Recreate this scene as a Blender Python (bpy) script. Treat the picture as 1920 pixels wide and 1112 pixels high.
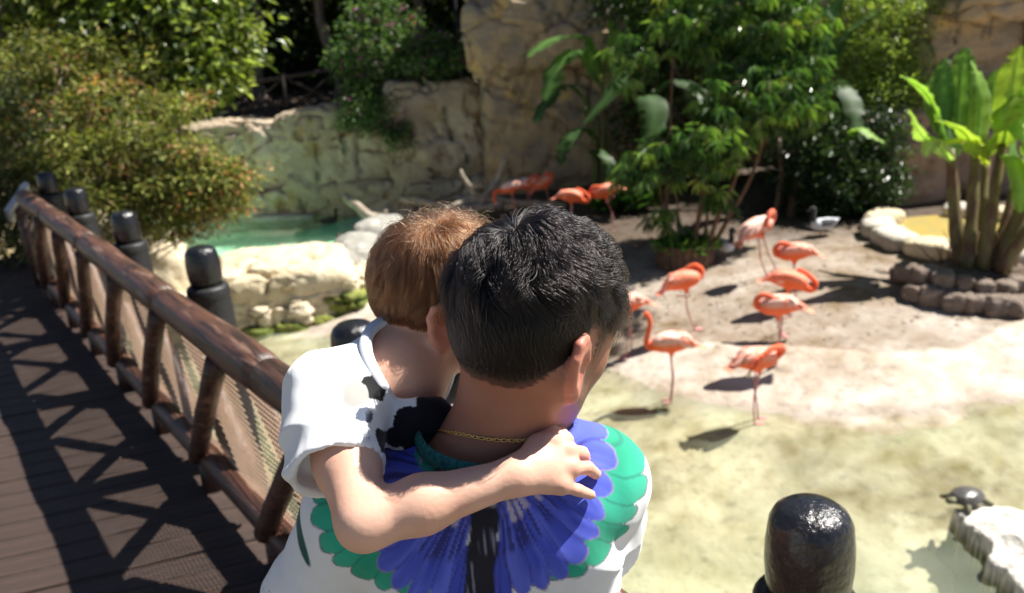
import bpy, bmesh, math, random
import numpy as np
from mathutils import Vector, Matrix, Euler
rad = math.radians
rng = np.random.default_rng(7)
random.seed(7)
scene = bpy.context.scene
for o in list(bpy.data.objects):
    bpy.data.objects.remove(o)
C = scene.collection

# ------------------------------------------------------------------ camera
PITCH, ROLL = rad(18.3), rad(4.3)
cam_d = bpy.data.cameras.new('camera')
cam = bpy.data.objects.new('camera', cam_d)
C.objects.link(cam)
cam_d.sensor_width = 36.0
cam_d.lens = 27.9
cam_d.clip_start = 0.05
cam_d.clip_end = 400
fwd = Vector((0, math.cos(PITCH), -math.sin(PITCH)))
up0 = Vector((0, math.sin(PITCH), math.cos(PITCH)))
rt = Vector((1, 0, 0)) * math.cos(ROLL) - up0 * math.sin(ROLL)
up = Vector((1, 0, 0)) * math.sin(ROLL) + up0 * math.cos(ROLL)
cam.matrix_world = Matrix(((rt.x, up.x, -fwd.x, 0), (rt.y, up.y, -fwd.y, 0), (rt.z, up.z, -fwd.z, 2.0), (0, 0, 0, 1)))
cam_d.dof.use_dof = True
cam_d.dof.focus_distance = 0.93
cam_d.dof.aperture_fstop = 5.2
scene.camera = cam

# ------------------------------------------------------------------ light
SUN = Vector((0.542, 0.187, 0.819)).normalized()          # towards the sun
w = bpy.data.worlds.new('World'); scene.world = w; w.use_nodes = True
nt = w.node_tree
sky = nt.nodes.new('ShaderNodeTexSky'); sky.sky_type = 'NISHITA'; sky.sun_disc = False
sky.air_density = .6; sky.dust_density = .5
sky.sun_elevation = math.asin(SUN.z); sky.sun_rotation = math.atan2(SUN.x, SUN.y)
bg = nt.nodes['Background']; bg.inputs['Strength'].default_value = 0.05
nt.links.new(sky.outputs[0], bg.inputs['Color'])
sd = bpy.data.lights.new('sun', 'SUN'); sd.energy = 5.0; sd.angle = rad(0.55); sd.color = (1, 0.955, 0.88)
sun = bpy.data.objects.new('sun', sd); C.objects.link(sun)
sun.rotation_euler = SUN.to_track_quat('Z', 'Y').to_euler(); sun.location = (8, 6, 16)
scene.view_settings.view_transform = 'Standard'
scene.view_settings.look = 'None'
scene.view_settings.exposure = 1.12
scene.view_settings.gamma = 1.0

# ------------------------------------------------------------------ mesh helpers
def mesh_np(name, V, F, smooth=True, col=None):
    V = np.asarray(V, np.float32); me = bpy.data.meshes.new(name)
    if isinstance(F, np.ndarray):
        Fs = [F] if len(F) else []
    else:
        Fs = [np.asarray(f) for f in F if len(f)]
    me.vertices.add(len(V)); me.vertices.foreach_set('co', V.ravel())
    if Fs:
        loops = np.concatenate([f.ravel() for f in Fs]).astype(np.int32)
        cnt = np.concatenate([np.full(len(f), f.shape[1], np.int32) for f in Fs])
        st = np.concatenate([[0], np.cumsum(cnt)[:-1]]).astype(np.int32)
        me.loops.add(len(loops)); me.loops.foreach_set('vertex_index', loops)
        me.polygons.add(len(cnt)); me.polygons.foreach_set('loop_start', st)
        me.polygons.foreach_set('use_smooth', np.full(len(cnt), smooth))
    if col is not None:
        a = me.attributes.new('Col', 'FLOAT_COLOR', 'POINT')
        cc = np.ones((len(V), 4), np.float32); cc[:, :3] = col
        a.data.foreach_set('color', cc.ravel())
    me.update(calc_edges=True); me.validate()
    return me

def link(name, me, mat=None, parent=None):
    o = bpy.data.objects.new(name, me); C.objects.link(o)
    if mat is not None and me is not None and not me.materials:
        me.materials.append(mat)
    if parent is not None:
        o.parent = parent
    return o

def tag(o, label=None, cat=None, group=None, kind=None):
    if label: o['label'] = label
    if cat: o['category'] = cat
    if group: o['group'] = group
    if kind: o['kind'] = kind
    return o

def thing(name, label, cat, loc=(0, 0, 0), rz=0.0, group=None):
    o = bpy.data.objects.new(name, None); C.objects.link(o)
    o.empty_display_size = 0.1
    o.location = loc; o.rotation_euler = (0, 0, rz)
    return tag(o, label, cat, group)

class MB:
    """collects shapes of mixed polygon size"""
    def __init__(s): s.V = []; s.F3 = []; s.F4 = []; s.n = 0; s.cols = []
    def add(s, V, F, col=None):
        V = np.asarray(V, float).reshape(-1, 3)
        F = np.asarray(F, int)
        if len(F):
            (s.F3 if F.shape[1] == 3 else s.F4).append(F + s.n)
        s.V.append(V); s.n += len(V)
        if col is not None: s.cols.append(np.broadcast_to(np.asarray(col, float), V.shape))
    def mesh(s, name, smooth=True):
        V = np.concatenate(s.V); Fs = []
        if s.F3: Fs.append(np.concatenate(s.F3))
        if s.F4: Fs.append(np.concatenate(s.F4))
        return mesh_np(name, V, Fs, smooth, np.concatenate(s.cols) if s.cols else None)

def tube(pts, rads, seg=10, cap=True):
    pts = np.asarray(pts, float); n = len(pts)
    rads = np.broadcast_to(np.asarray(rads, float), (n,))
    T = np.gradient(pts, axis=0); T /= np.linalg.norm(T, axis=1)[:, None] + 1e-9
    ref = np.array([0, 0, 1.]) if abs(T[0][2]) < .9 else np.array([1., 0, 0])
    V = []; a = np.linspace(0, 2 * np.pi, seg, endpoint=False)
    N = np.cross(T[0], ref); N /= np.linalg.norm(N)
    for i in range(n):
        N = N - T[i] * (N @ T[i]); N /= np.linalg.norm(N) + 1e-9
        B = np.cross(T[i], N)
        V.append(pts[i] + rads[i] * (np.cos(a)[:, None] * N + np.sin(a)[:, None] * B))
    V = np.concatenate(V); F = []
    for i in range(n - 1):
        for j in range(seg):
            k = (j + 1) % seg
            F.append((i * seg + j, i * seg + k, (i + 1) * seg + k, (i + 1) * seg + j))
    F = np.array(F)
    if cap:
        V = np.concatenate([V, pts[:1], pts[-1:]]); c0 = n * seg; c1 = c0 + 1
        F2 = [(c0, (j + 1) % seg, j, j) for j in range(seg)]
        F2 += [(c1, (n - 1) * seg + j, (n - 1) * seg + (j + 1) % seg, (n - 1) * seg + (j + 1) % seg) for j in range(seg)]
        return V, F, np.array(F2)[:, :3]
    return V, F, np.zeros((0, 3), int)

def add_tube(mb, pts, rads, seg=10, col=None, cap=True):
    V, F, F2 = tube(pts, rads, seg, cap); n0 = mb.n
    mb.add(V, F, col)
    if len(F2): mb.F3.append(F2 + n0)

def lathe(prof, seg=24):
    prof = np.asarray(prof, float); a = np.linspace(0, 2 * np.pi, seg, endpoint=False)
    V = np.stack([np.outer(prof[:, 0], np.cos(a)), np.outer(prof[:, 0], np.sin(a)), np.repeat(prof[:, 1:2], seg, 1)], -1).reshape(-1, 3)
    F = [(i * seg + j, i * seg + (j + 1) % seg, (i + 1) * seg + (j + 1) % seg, (i + 1) * seg + j) for i in range(len(prof) - 1) for j in range(seg)]
    return V, np.array(F)

def smooth_path(P, n=40):
    P = np.asarray(P, float); k = len(P)
    Q = np.vstack([2 * P[0] - P[1], P, 2 * P[-1] - P[-2]])
    out = []
    for t in np.linspace(0, k - 1 - 1e-6, n):
        i = int(t); u = t - i; a, b, c, d = Q[i], Q[i + 1], Q[i + 2], Q[i + 3]
        out.append(.5 * ((2 * b) + (-a + c) * u + (2 * a - 5 * b + 4 * c - d) * u * u + (-a + 3 * b - 3 * c + d) * u ** 3))
    return np.array(out)

# ------------------------------------------------------------------ noise
def _hash(i, j, k, s):
    n = (i * 374761393 + j * 668265263 + k * 2147483647 + s * 974711) & 0xffffffff
    n = ((n ^ (n >> 13)) * 1274126177) & 0xffffffff
    n = ((n ^ (n >> 16)) * 2246822519) & 0xffffffff
    return ((n ^ (n >> 15)) & 0xffffff) / float(0xffffff)

def vnoise(P, s=0):
    P = np.asarray(P, float); I = np.floor(P).astype(np.int64); f = P - I; f = f * f * (3 - 2 * f)
    i, j, k = I[..., 0], I[..., 1], I[..., 2]; r = 0
    for a in (0, 1):
        wa = f[..., 0] if a else 1 - f[..., 0]
        for b in (0, 1):
            wb = f[..., 1] if b else 1 - f[..., 1]
            for c in (0, 1):
                wc = f[..., 2] if c else 1 - f[..., 2]
                r = r + wa * wb * wc * _hash(i + a, j + b, k + c, s)
    return r * 2 - 1

def fbm(P, oct=4, s=0):
    P = np.asarray(P, float); r = 0; a = .5
    for o in range(oct):
        r = r + a * vnoise(P * (2 ** o) + o * 17.3, s + o); a *= .5
    return r

def sstep(a, b, x):
    t = np.clip((x - a) / (b - a + 1e-12), 0, 1); return t * t * (3 - 2 * t)

# ------------------------------------------------------------------ signed distance shapes
def smin(a, b, k):
    h = np.clip(.5 + .5 * (b - a) / k, 0, 1); return b * (1 - h) + a * h - k * h * (1 - h)
def smax(a, b, k): return -smin(-a, -b, k)
def s_cap(P, a, b, ra, rb=None):
    a = np.asarray(a, float); b = np.asarray(b, float); rb = ra if rb is None else rb
    ba = b - a; t = np.clip(((P - a) @ ba) / (ba @ ba + 1e-12), 0, 1)
    return np.linalg.norm(P - a - t[:, None] * ba, axis=1) - (ra + (rb - ra) * t)
def s_ell(P, c, r, M=None):
    q = P - np.asarray(c, float)
    if M is not None: q = q @ np.asarray(M, float)      # columns of M are the local axes
    r = np.asarray(r, float); k0 = np.linalg.norm(q / r, axis=1); k1 = np.linalg.norm(q / (r * r), axis=1)
    return k0 * (k0 - 1) / (k1 + 1e-9)
def s_chain(P, pts, rs, k=.01):
    d = None
    for i in range(len(pts) - 1):
        e = s_cap(P, pts[i], pts[i + 1], rs[i], rs[i + 1]); d = e if d is None else smin(d, e, k)
    return d

def cull(P, lo, hi, fn, m=.03):
    lo = np.asarray(lo) - m; hi = np.asarray(hi) + m
    o = np.maximum(np.maximum(lo - P, P - hi), 0); do = np.linalg.norm(o, axis=1)
    d = do + m; k = do <= 0
    if k.any(): d[k] = fn(P[k])
    return d

def sgrad(fn, P, e=.0008):
    g = np.stack([fn(P + np.eye(3)[i] * e) - fn(P - np.eye(3)[i] * e) for i in range(3)], 1)
    return g / (np.linalg.norm(g, axis=1)[:, None] + 1e-9)

def surfnet(fn, lo, hi, h, B=6, slack=2.2):
    lo = np.asarray(lo, float); n = np.ceil((np.asarray(hi, float) - lo) / h).astype(int)
    nb = np.ceil(n / B).astype(int) + 1; n = nb * B
    ib = np.stack(np.meshgrid(*[np.arange(k) for k in nb], indexing='ij'), -1).reshape(-1, 3)
    cen = lo + (ib * B + (B - 1) / 2) * h
    dc = fn(cen); near = np.abs(dc) < B * h * .87 * slack
    Vv = np.repeat(np.repeat(np.repeat(dc.reshape(nb), B, 0), B, 1), B, 2).astype(float)
    sub = np.stack(np.meshgrid(*[np.arange(B)] * 3, indexing='ij'), -1).reshape(-1, 3)
    idx = (ib[near][:, None, :] * B + sub[None]).reshape(-1, 3)
    for s in range(0, len(idx), 400000):
        ii = idx[s:s + 400000]; Vv[ii[:, 0], ii[:, 1], ii[:, 2]] = fn(lo + ii * h)
    S = Vv < 0
    cs = tuple(k - 1 for k in n); acc = np.zeros(cs + (3,)); cnt = np.zeros(cs)
    sl = lambda o, ax=None: tuple(slice(o[d], o[d] + cs[d]) for d in range(3))
    for ax in range(3):
        for u in (0, 1):
            for v in (0, 1):
                o = [0, 0, 0]; o[(ax + 1) % 3] = u; o[(ax + 2) % 3] = v; o2 = list(o); o2[ax] += 1
                a = Vv[sl(o)]; b = Vv[sl(o2)]; m = (a < 0) != (b < 0)
                t = np.where(m, a / np.where(m, a - b, 1), 0)
                cnt += m
                for d in range(3):
                    acc[..., d] += np.where(m, o[d] + (t if d == ax else 0), 0)
    act = cnt > 0; vid = np.full(cs, -1); vid[act] = np.arange(act.sum())
    ci = np.argwhere(act); V = lo + (ci + acc[act] / cnt[act][:, None]) * h
    F = []
    for ax in range(3):
        b_, c_ = (ax + 1) % 3, (ax + 2) % 3
        s0 = [slice(1, cs[d]) for d in range(3)]; s0[ax] = slice(0, cs[ax]); s1 = list(s0); s1[ax] = slice(1, cs[ax] + 1)
        m = S[tuple(s0)] != S[tuple(s1)]; E = np.argwhere(m); off = np.array([1, 1, 1]); off[ax] = 0; E = E + off
        if not len(E): continue
        q = []
        for (u, v) in ((1, 1), (0, 1), (0, 0), (1, 0)):
            e = E.copy(); e[:, b_] -= u; e[:, c_] -= v; q.append(vid[e[:, 0], e[:, 1], e[:, 2]])
        q = np.stack(q, 1); ins = S[E[:, 0], E[:, 1], E[:, 2]]
        q = np.where(ins[:, None], q, q[:, ::-1]); F.append(q)
    F = np.concatenate(F); F = F[(F >= 0).all(1)]
    return V, F

def quad_subdiv(V, F):
    """one smooth subdivision of a quad mesh: split, then average"""
    E = np.concatenate([F[:, [0, 1]], F[:, [1, 2]], F[:, [2, 3]], F[:, [3, 0]]]); Es = np.sort(E, 1)
    U, inv = np.unique(Es[:, 0] * np.int64(len(V)) + Es[:, 1], return_inverse=True); U = np.stack([U // len(V), U % len(V)], 1); inv = inv.ravel()
    nv, ne, nf = len(V), len(U), len(F)
    V2 = np.concatenate([V, (V[U[:, 0]] + V[U[:, 1]]) / 2, V[F].mean(1)])
    e = inv.reshape(4, nf).T + nv; c = np.arange(nf) + nv + ne
    F2 = np.concatenate([np.stack([F[:, i], e[:, i], c, e[:, (i + 3) % 4]], 1) for i in range(4)])
    return vavg(V2, F2), F2

def vavg(V, F):
    cen = V[F].mean(1); n = np.bincount(F.ravel(), minlength=len(V))
    return np.stack([np.bincount(F.ravel(), np.repeat(cen[:, i], F.shape[1]), len(V)) for i in range(3)], 1) / np.maximum(n, 1)[:, None]

def puff(V, F, amount):
    """move vertices along their normals"""
    fn = np.cross(V[F[:, 2]] - V[F[:, 0]], V[F[:, 3]] - V[F[:, 1]])
    vn = np.stack([np.bincount(F.ravel(), np.repeat(fn[:, i], 4), len(V)) for i in range(3)], 1)
    vn /= np.linalg.norm(vn, axis=1)[:, None] + 1e-12
    return V + vn * np.asarray(amount)[:, None]

# ------------------------------------------------------------------ materials
MATS = {}
def mat(name, col=(.5, .5, .5), rough=.7, spec=.4, metal=0., attr=False, noise=None, bump=None, sss=None, trans=0., coat=0., sheen=0.):
    """noise = (scale, colour b, low, high[, detail]) blends a second colour; bump = (scale, strength, distance)"""
    if name in MATS: return MATS[name]
    m = bpy.data.materials.new(name); m.use_nodes = True; MATS[name] = m
    t = m.node_tree; N = t.nodes; L = t.links; b = N['Principled BSDF']
    b.inputs['Roughness'].default_value = rough; b.inputs['Metallic'].default_value = metal
    b.inputs['Specular IOR Level'].default_value = spec
    b.inputs['Coat Weight'].default_value = coat
    b.inputs['Sheen Weight'].default_value = sheen
    if attr:
        a = N.new('ShaderNodeAttribute'); a.attribute_name = 'Col'; src = a.outputs['Color']
    else:
        a = N.new('ShaderNodeRGB'); a.outputs[0].default_value = (*col, 1); src = a.outputs[0]
    tc = N.new('ShaderNodeTexCoord')
    for nz in ([noise] if isinstance(noise, tuple) else (noise or [])):
        n = N.new('ShaderNodeTexNoise'); n.inputs['Scale'].default_value = nz[0]; n.inputs['Detail'].default_value = nz[4] if len(nz) > 4 else 5
        n.inputs['Roughness'].default_value = .62
        L.new(tc.outputs['Object'], n.inputs['Vector'])
        if len(nz) > 5:
            mp = N.new('ShaderNodeMapping'); mp.inputs['Scale'].default_value = nz[5]
            if len(nz) > 6: mp.vector_type = 'TEXTURE'; mp.inputs['Rotation'].default_value = (0, 0, rad(nz[6])); mp.inputs['Scale'].default_value = tuple(1 / k_ for k_ in nz[5])
            L.new(tc.outputs['Object'], mp.inputs['Vector']); L.new(mp.outputs[0], n.inputs['Vector'])
        r = N.new('ShaderNodeMapRange'); r.inputs['From Min'].default_value = nz[2]; r.inputs['From Max'].default_value = nz[3]
        r.interpolation_type = 'SMOOTHSTEP'
        L.new(n.outputs['Fac'], r.inputs['Value'])
        mx = N.new('ShaderNodeMix'); mx.data_type = 'RGBA'
        L.new(r.outputs[0], mx.inputs[0]); L.new(src, mx.inputs[6])
        if isinstance(nz[1], (int, float)):
            mu = N.new('ShaderNodeMix'); mu.data_type = 'RGBA'; mu.blend_type = 'MULTIPLY'; mu.inputs[0].default_value = 1
            L.new(src, mu.inputs[6]); mu.inputs[7].default_value = (nz[1], nz[1], nz[1], 1); L.new(mu.outputs[2], mx.inputs[7])
        else:
            mx.inputs[7].default_value = (*nz[1], 1)
        src = mx.outputs[2]
    L.new(src, b.inputs['Base Color'])
    prev = None
    for bp in ([bump] if isinstance(bump, tuple) else (bump or [])):
        n = N.new('ShaderNodeTexNoise'); n.inputs['Scale'].default_value = bp[0]; n.inputs['Detail'].default_value = 6
        L.new(tc.outputs['Object'], n.inputs['Vector'])
        if len(bp) > 3:
            mp = N.new('ShaderNodeMapping'); mp.inputs['Scale'].default_value = bp[3]
            if len(bp) > 4: mp.vector_type = 'TEXTURE'; mp.inputs['Rotation'].default_value = (0, 0, rad(bp[4])); mp.inputs['Scale'].default_value = tuple(1 / k_ for k_ in bp[3])
            L.new(tc.outputs['Object'], mp.inputs['Vector']); L.new(mp.outputs[0], n.inputs['Vector'])
        u = N.new('ShaderNodeBump'); u.inputs['Strength'].default_value = bp[1]; u.inputs['Distance'].default_value = bp[2]
        L.new(n.outputs['Fac'], u.inputs['Height'])
        if prev: L.new(prev.outputs[0], u.inputs['Normal'])
        prev = u
    if prev: L.new(prev.outputs[0], b.inputs['Normal'])
    if sss:
        b.inputs['Subsurface Weight'].default_value = sss[0]; b.inputs['Subsurface Radius'].default_value = sss[1]; b.inputs['Subsurface Scale'].default_value = sss[2]
    if trans:
        tr = N.new('ShaderNodeBsdfTranslucent'); mx = N.new('ShaderNodeMixShader'); mx.inputs[0].default_value = trans
        g = N.new('ShaderNodeMix'); g.data_type = 'RGBA'; g.blend_type = 'MULTIPLY'; g.inputs[0].default_value = 1
        L.new(src, g.inputs[6]); g.inputs[7].default_value = (1.6, 1.7, .7, 1) if isinstance(trans, float) and trans > .25 else (1, 1, 1, 1)
        L.new(g.outputs[2], tr.inputs['Color'])
        L.new(b.outputs[0], mx.inputs[1]); L.new(tr.outputs[0], mx.inputs[2]); L.new(mx.outputs[0], N['Material Output'].inputs['Surface'])
    return m

# ================================================================== terrain, water, rock
def poly_dist(P, poly):
    """signed distance to a closed polygon, positive inside"""
    poly = np.asarray(poly, float); n = len(poly); d = np.full(len(P), 1e9); ins = np.zeros(len(P), bool)
    for i in range(n):
        a, b = poly[i], poly[(i + 1) % n]; ba = b - a; pa = P - a
        t = np.clip((pa @ ba) / (ba @ ba), 0, 1); d = np.minimum(d, np.linalg.norm(pa - t[:, None] * ba, axis=1))
        c = (a[1] <= P[:, 1]) != (b[1] <= P[:, 1])
        xi = a[0] + (P[:, 1] - a[1]) / np.where(b[1] == a[1], 1e-9, b[1] - a[1]) * ba[0]
        ins ^= c & (P[:, 0] < xi)
    return np.where(ins, d, -d)

ISLAND = [(-3.15, 11.1), (-2.2, 10.9), (-1.0, 10.6), (.24, 10.05), (.86, 9.06), (1.37, 8.2), (1.88, 7.8), (2.6, 7.45), (3.33, 7.25), (4.14, 7.2), (5.17, 7.3), (6.6, 7.7), (9, 8.2), (16, 9), (40, 10),
          (40, 60), (-3.2, 60), (-3.2, 19), (-3.05, 17.3), (-2.75, 15.2), (-2.6, 13.4), (-2.9, 12.2)]
BANK = [(-40, -30), (-40, 60), (-3.0, 60), (-3.2, 19.7), (-8.4, 19.7), (-7.4, 16.5), (-6.2, 13.2), (-5.3, 10.8), (-5.0, 8.6), (-5.6, 6.6), (-7, 3), (-8, -30)]
INNER = [(.2, 9.9), (1.0, 9.17), (2.2, 9.2), (3.07, 8.75), (4.1, 8.3), (5.07, 8.34), (5.9, 8.87), (7.5, 9.6), (12, 10.5), (40, 11), (40, 60), (-2.5, 60), (-2.2, 14), (-1.2, 11.6)]
def terrain_h(P):
    P3 = np.c_[P, np.zeros(len(P))]
    di = poly_dist(P, ISLAND) + .12 * fbm(P3 * 1.3, 3, 2); db = poly_dist(P, BANK); dn = poly_dist(P, INNER) + .08 * fbm(P3 * 1.7, 3, 4)
    h = -2.0 - .30 * sstep(0, 2.2, -di) - .25 * sstep(1.5, 6, -di)
    h = np.where(di > 0, -2.0 + .25 * sstep(0, 1.3, di) + .06 * sstep(.8, 3, di), h)
    h = h + sstep(.0, 3.0, dn) * .10 + sstep(3, 9, dn) * .12 - .05 * sstep(-.12, .12, dn) * sstep(1.2, .3, dn)
    hb = -2.3 + np.clip(db, -.2, 5) * .55
    h = np.where(db > -.2, np.maximum(h, hb), h)
    # raised ground behind the retaining wall and the cliff
    h = np.where((P[:, 1] > 20.7) & (P[:, 0] < 0), np.maximum(h, .15 + .08 * (P[:, 1] - 20.7)), h)
    h = np.where((P[:, 1] > 21.5), np.maximum(h, .3 + .1 * (P[:, 1] - 21.5)), h)
    h = h + .018 * fbm(P3 * 2.3, 4, 7) * (di > -.5) + .05 * fbm(P3 * .5, 3, 9)
    return h
def z_at(x, y): return float(terrain_h(np.array([[x, y]]))[0])
gx = np.concatenate([np.linspace(-60, -9, 18), np.arange(-8.6, 8.6, .085), np.linspace(9, 60, 18)])
gy = np.concatenate([np.linspace(-30, 3.0, 14), np.arange(3.4, 20.5, .085), np.linspace(20.9, 28, 16), np.linspace(30, 70, 8)])
X, Y = np.meshgrid(gx, gy, indexing='ij'); P = np.stack([X.ravel(), Y.ravel()], 1)
H = terrain_h(P); V = np.c_[P, H]; ny = len(gy)
ii = (np.arange(len(gx) - 1)[:, None] * ny + np.arange(ny - 1)[None]).ravel()
F = np.stack([ii, ii + ny, ii + ny + 1, ii + 1], 1)
di = poly_dist(P, ISLAND); dn = poly_dist(P, INNER) + .10 * fbm(np.c_[P, P[:, 0] * 0] * 1.7, 3, 4); db = poly_dist(P, BANK)
n1 = fbm(V * 1.1, 4, 31)[:, None]; n2 = fbm(V * 5, 4, 33)[:, None]; n3 = fbm(V * 18, 3, 34)[:, None]
bed = np.array([.345, .30, .215]) + n1 * np.array([.34, .31, .24]) + n2 * .22 + n3 * .12          # silt and algae on the pool floor
pale = sstep(-1.2, -3.2, di)[:, None] * sstep(2.4, .4, np.abs(P[:, 0] - 1.3))[:, None]
bed = bed * (1 - .7 * pale) + np.array([.50, .49, .36]) * .7 * pale
turq = (sstep(11.8, 13.6, P[:, 1]) * sstep(-2.4, -3.2, P[:, 0]))[:, None]
bed = bed * (1 - turq) + (np.array([.42, .84, .64]) + n2 * .10) * turq
slab = (np.array([.46, .395, .325]) + n1 * .22 + n2 * .16 + n3 * .10) * (1 - .28 * sstep(.30, .02, np.abs(di - .05)))[:, None]
sand = np.array([.29, .238, .188]) + n1 * .16 + n2 * .12 + n3 * .09
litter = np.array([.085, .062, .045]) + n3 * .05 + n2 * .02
bank = np.array([.24, .20, .12]) + n1 * .12 + n2 * .08
c = bed; t = sstep(-.12, .08, di + .06 * n2[:, 0])[:, None]; c = c * (1 - t) + slab * t
t = sstep(-.07, .07, dn)[:, None]; c = c * (1 - t) + sand * t
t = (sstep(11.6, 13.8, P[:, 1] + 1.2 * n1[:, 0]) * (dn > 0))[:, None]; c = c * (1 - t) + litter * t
t = sstep(-.1, .25, db)[:, None]; c = c * (1 - t) + bank * t
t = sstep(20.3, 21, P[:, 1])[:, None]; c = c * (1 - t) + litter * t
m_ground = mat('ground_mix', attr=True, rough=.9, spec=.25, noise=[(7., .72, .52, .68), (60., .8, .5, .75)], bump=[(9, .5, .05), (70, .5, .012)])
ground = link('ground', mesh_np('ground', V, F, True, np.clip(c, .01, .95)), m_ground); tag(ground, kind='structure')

# water: one sheet over both pools
mw = bpy.data.materials.new('pool_water'); mw.use_nodes = True; t_ = mw.node_tree; N = t_.nodes; L = t_.links; N.clear()
out = N.new('ShaderNodeOutputMaterial'); tr = N.new('ShaderNodeBsdfTransparent'); tr.inputs[0].default_value = (.95, .975, .90, 1)
df = N.new('ShaderNodeBsdfDiffuse'); df.inputs[0].default_value = (.48, .54, .40, 1)
gl = N.new('ShaderNodeBsdfGlossy'); gl.inputs['Roughness'].default_value = .04
fr = N.new('ShaderNodeFresnel'); fr.inputs['IOR'].default_value = 1.33
m1 = N.new('ShaderNodeMixShader'); m2 = N.new('ShaderNodeMixShader'); tc = N.new('ShaderNodeTexCoord')
ns = N.new('ShaderNodeTexNoise'); ns.inputs['Scale'].default_value = .55; ns.inputs['Detail'].default_value = 3; L.new(tc.outputs['Object'], ns.inputs['Vector'])
mr = N.new('ShaderNodeMapRange'); mr.inputs['From Min'].default_value = .4; mr.inputs['From Max'].default_value = .65; mr.inputs['To Min'].default_value = .05; mr.inputs['To Max'].default_value = .24
L.new(ns.outputs['Fac'], mr.inputs['Value']); L.new(mr.outputs[0], m1.inputs[0])
wn = N.new('ShaderNodeTexNoise'); wn.inputs['Scale'].default_value = 4.0; wn.inputs['Detail'].default_value = 4; L.new(tc.outputs['Object'], wn.inputs['Vector'])
bu = N.new('ShaderNodeBump'); bu.inputs['Strength'].default_value = .30; bu.inputs['Distance'].default_value = .03; L.new(wn.outputs['Fac'], bu.inputs['Height'])
L.new(bu.outputs[0], gl.inputs['Normal']); L.new(bu.outputs[0], fr.inputs['Normal'])
L.new(tr.outputs[0], m1.inputs[1]); L.new(df.outputs[0], m1.inputs[2]); L.new(fr.outputs[0], m2.inputs[0]); L.new(m1.outputs[0], m2.inputs[1]); L.new(gl.outputs[0], m2.inputs[2]); L.new(m2.outputs[0], out.inputs[0])
water = link('water', mesh_np('water', [(-14, -14, -2), (16, -14, -2), (16, 21, -2), (-14, 21, -2)], np.array([[0, 1, 2, 3]])), mw); tag(water, kind='structure')

# ------------------------------------------------------------------ rock pieces
_cs = {}
def cube_sphere(n):
    if n in _cs: return _cs[n]
    g = np.linspace(-1, 1, n + 1); V = {}; F = []; out = []
    def vid(p):
        k = tuple(np.round(p, 5))
        if k not in V: V[k] = len(out); out.append(p)
        return V[k]
    for ax in range(3):
        for sg in (-1, 1):
            for i in range(n):
                for j in range(n):
                    q = []
                    for (u, v) in ((i, j), (i + 1, j), (i + 1, j + 1), (i, j + 1)):
                        p = np.zeros(3); p[ax] = sg; p[(ax + 1) % 3] = g[u]; p[(ax + 2) % 3] = g[v]; q.append(vid(p))
                    F.append(q if sg > 0 else q[::-1])
    _cs[n] = (np.array(out), np.array(F)); return _cs[n]

def worley(P, s=0):
    """distance to the nearest and second nearest jittered cell point, and a random value of the nearest cell"""
    I = np.floor(P).astype(np.int64); f1 = np.full(len(P), 9.); f2 = np.full(len(P), 9.); idv = np.zeros(len(P))
    for a in (-1, 0, 1):
        for b in (-1, 0, 1):
            for c in (-1, 0, 1):
                J = I + np.array([a, b, c]); jx = np.stack([_hash(J[:, 0], J[:, 1], J[:, 2], s + k) for k in range(3)], 1)
                d = np.linalg.norm(J + jx - P, axis=1); r = _hash(J[:, 0], J[:, 1], J[:, 2], s + 9)
                n = d < f1; f2 = np.where(n, f1, np.minimum(f2, d)); idv = np.where(n, r, idv); f1 = np.where(n, d, f1)
    return f1, f2, idv

def rock_mesh(size, seed=1, n=14, power=5., amp=.12, freq=1.6, strata=0., crack=0.):
    P, F = cube_sphere(n)
    D = P / (np.sum(np.abs(P) ** power, 1) ** (1 / power))[:, None]
    V = D * np.asarray(size) / 2
    nn = V / np.asarray(size) ** 1.2; nn /= np.linalg.norm(nn, axis=1)[:, None] + 1e-9
    m = float(np.mean(size)); a = fbm(V * freq / m * 1.6 + seed * 7.1, 5, seed); rdg = 1 - np.abs(fbm(V * freq / m * 2.6 + seed * 3.3, 3, seed + 5)) * 2
    disp = amp * m * (a * 1.1 - .35 * np.clip(rdg - .72, 0, 1) * 2)
    if crack:
        wp = V * np.array([.62, .62, 1.25]) / crack + fbm(V * .9, 3, seed + 40)[:, None] * .9 + seed * 5.7
        f1, f2, idv = worley(wp, seed)
        disp = disp + (idv - .5) * .16 * crack * .6 - .15 * sstep(.06, .0, f2 - f1)
        disp = disp + .07 * np.round(fbm(np.c_[V[:, :2] * .5, V[:, 2] * 2.6] + seed, 3, seed + 50) * 5) / 2.5
    V = V + nn * disp[:, None]
    if strata:
        V[:, :2] *= (1 + strata * vnoise(np.stack([V[:, 2] * 5 / m * 1.5, V[:, 2] * 0 + seed, V[:, 2] * 0], 1), seed))[:, None]
    return mesh_np('stone', V, F, True)

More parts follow.
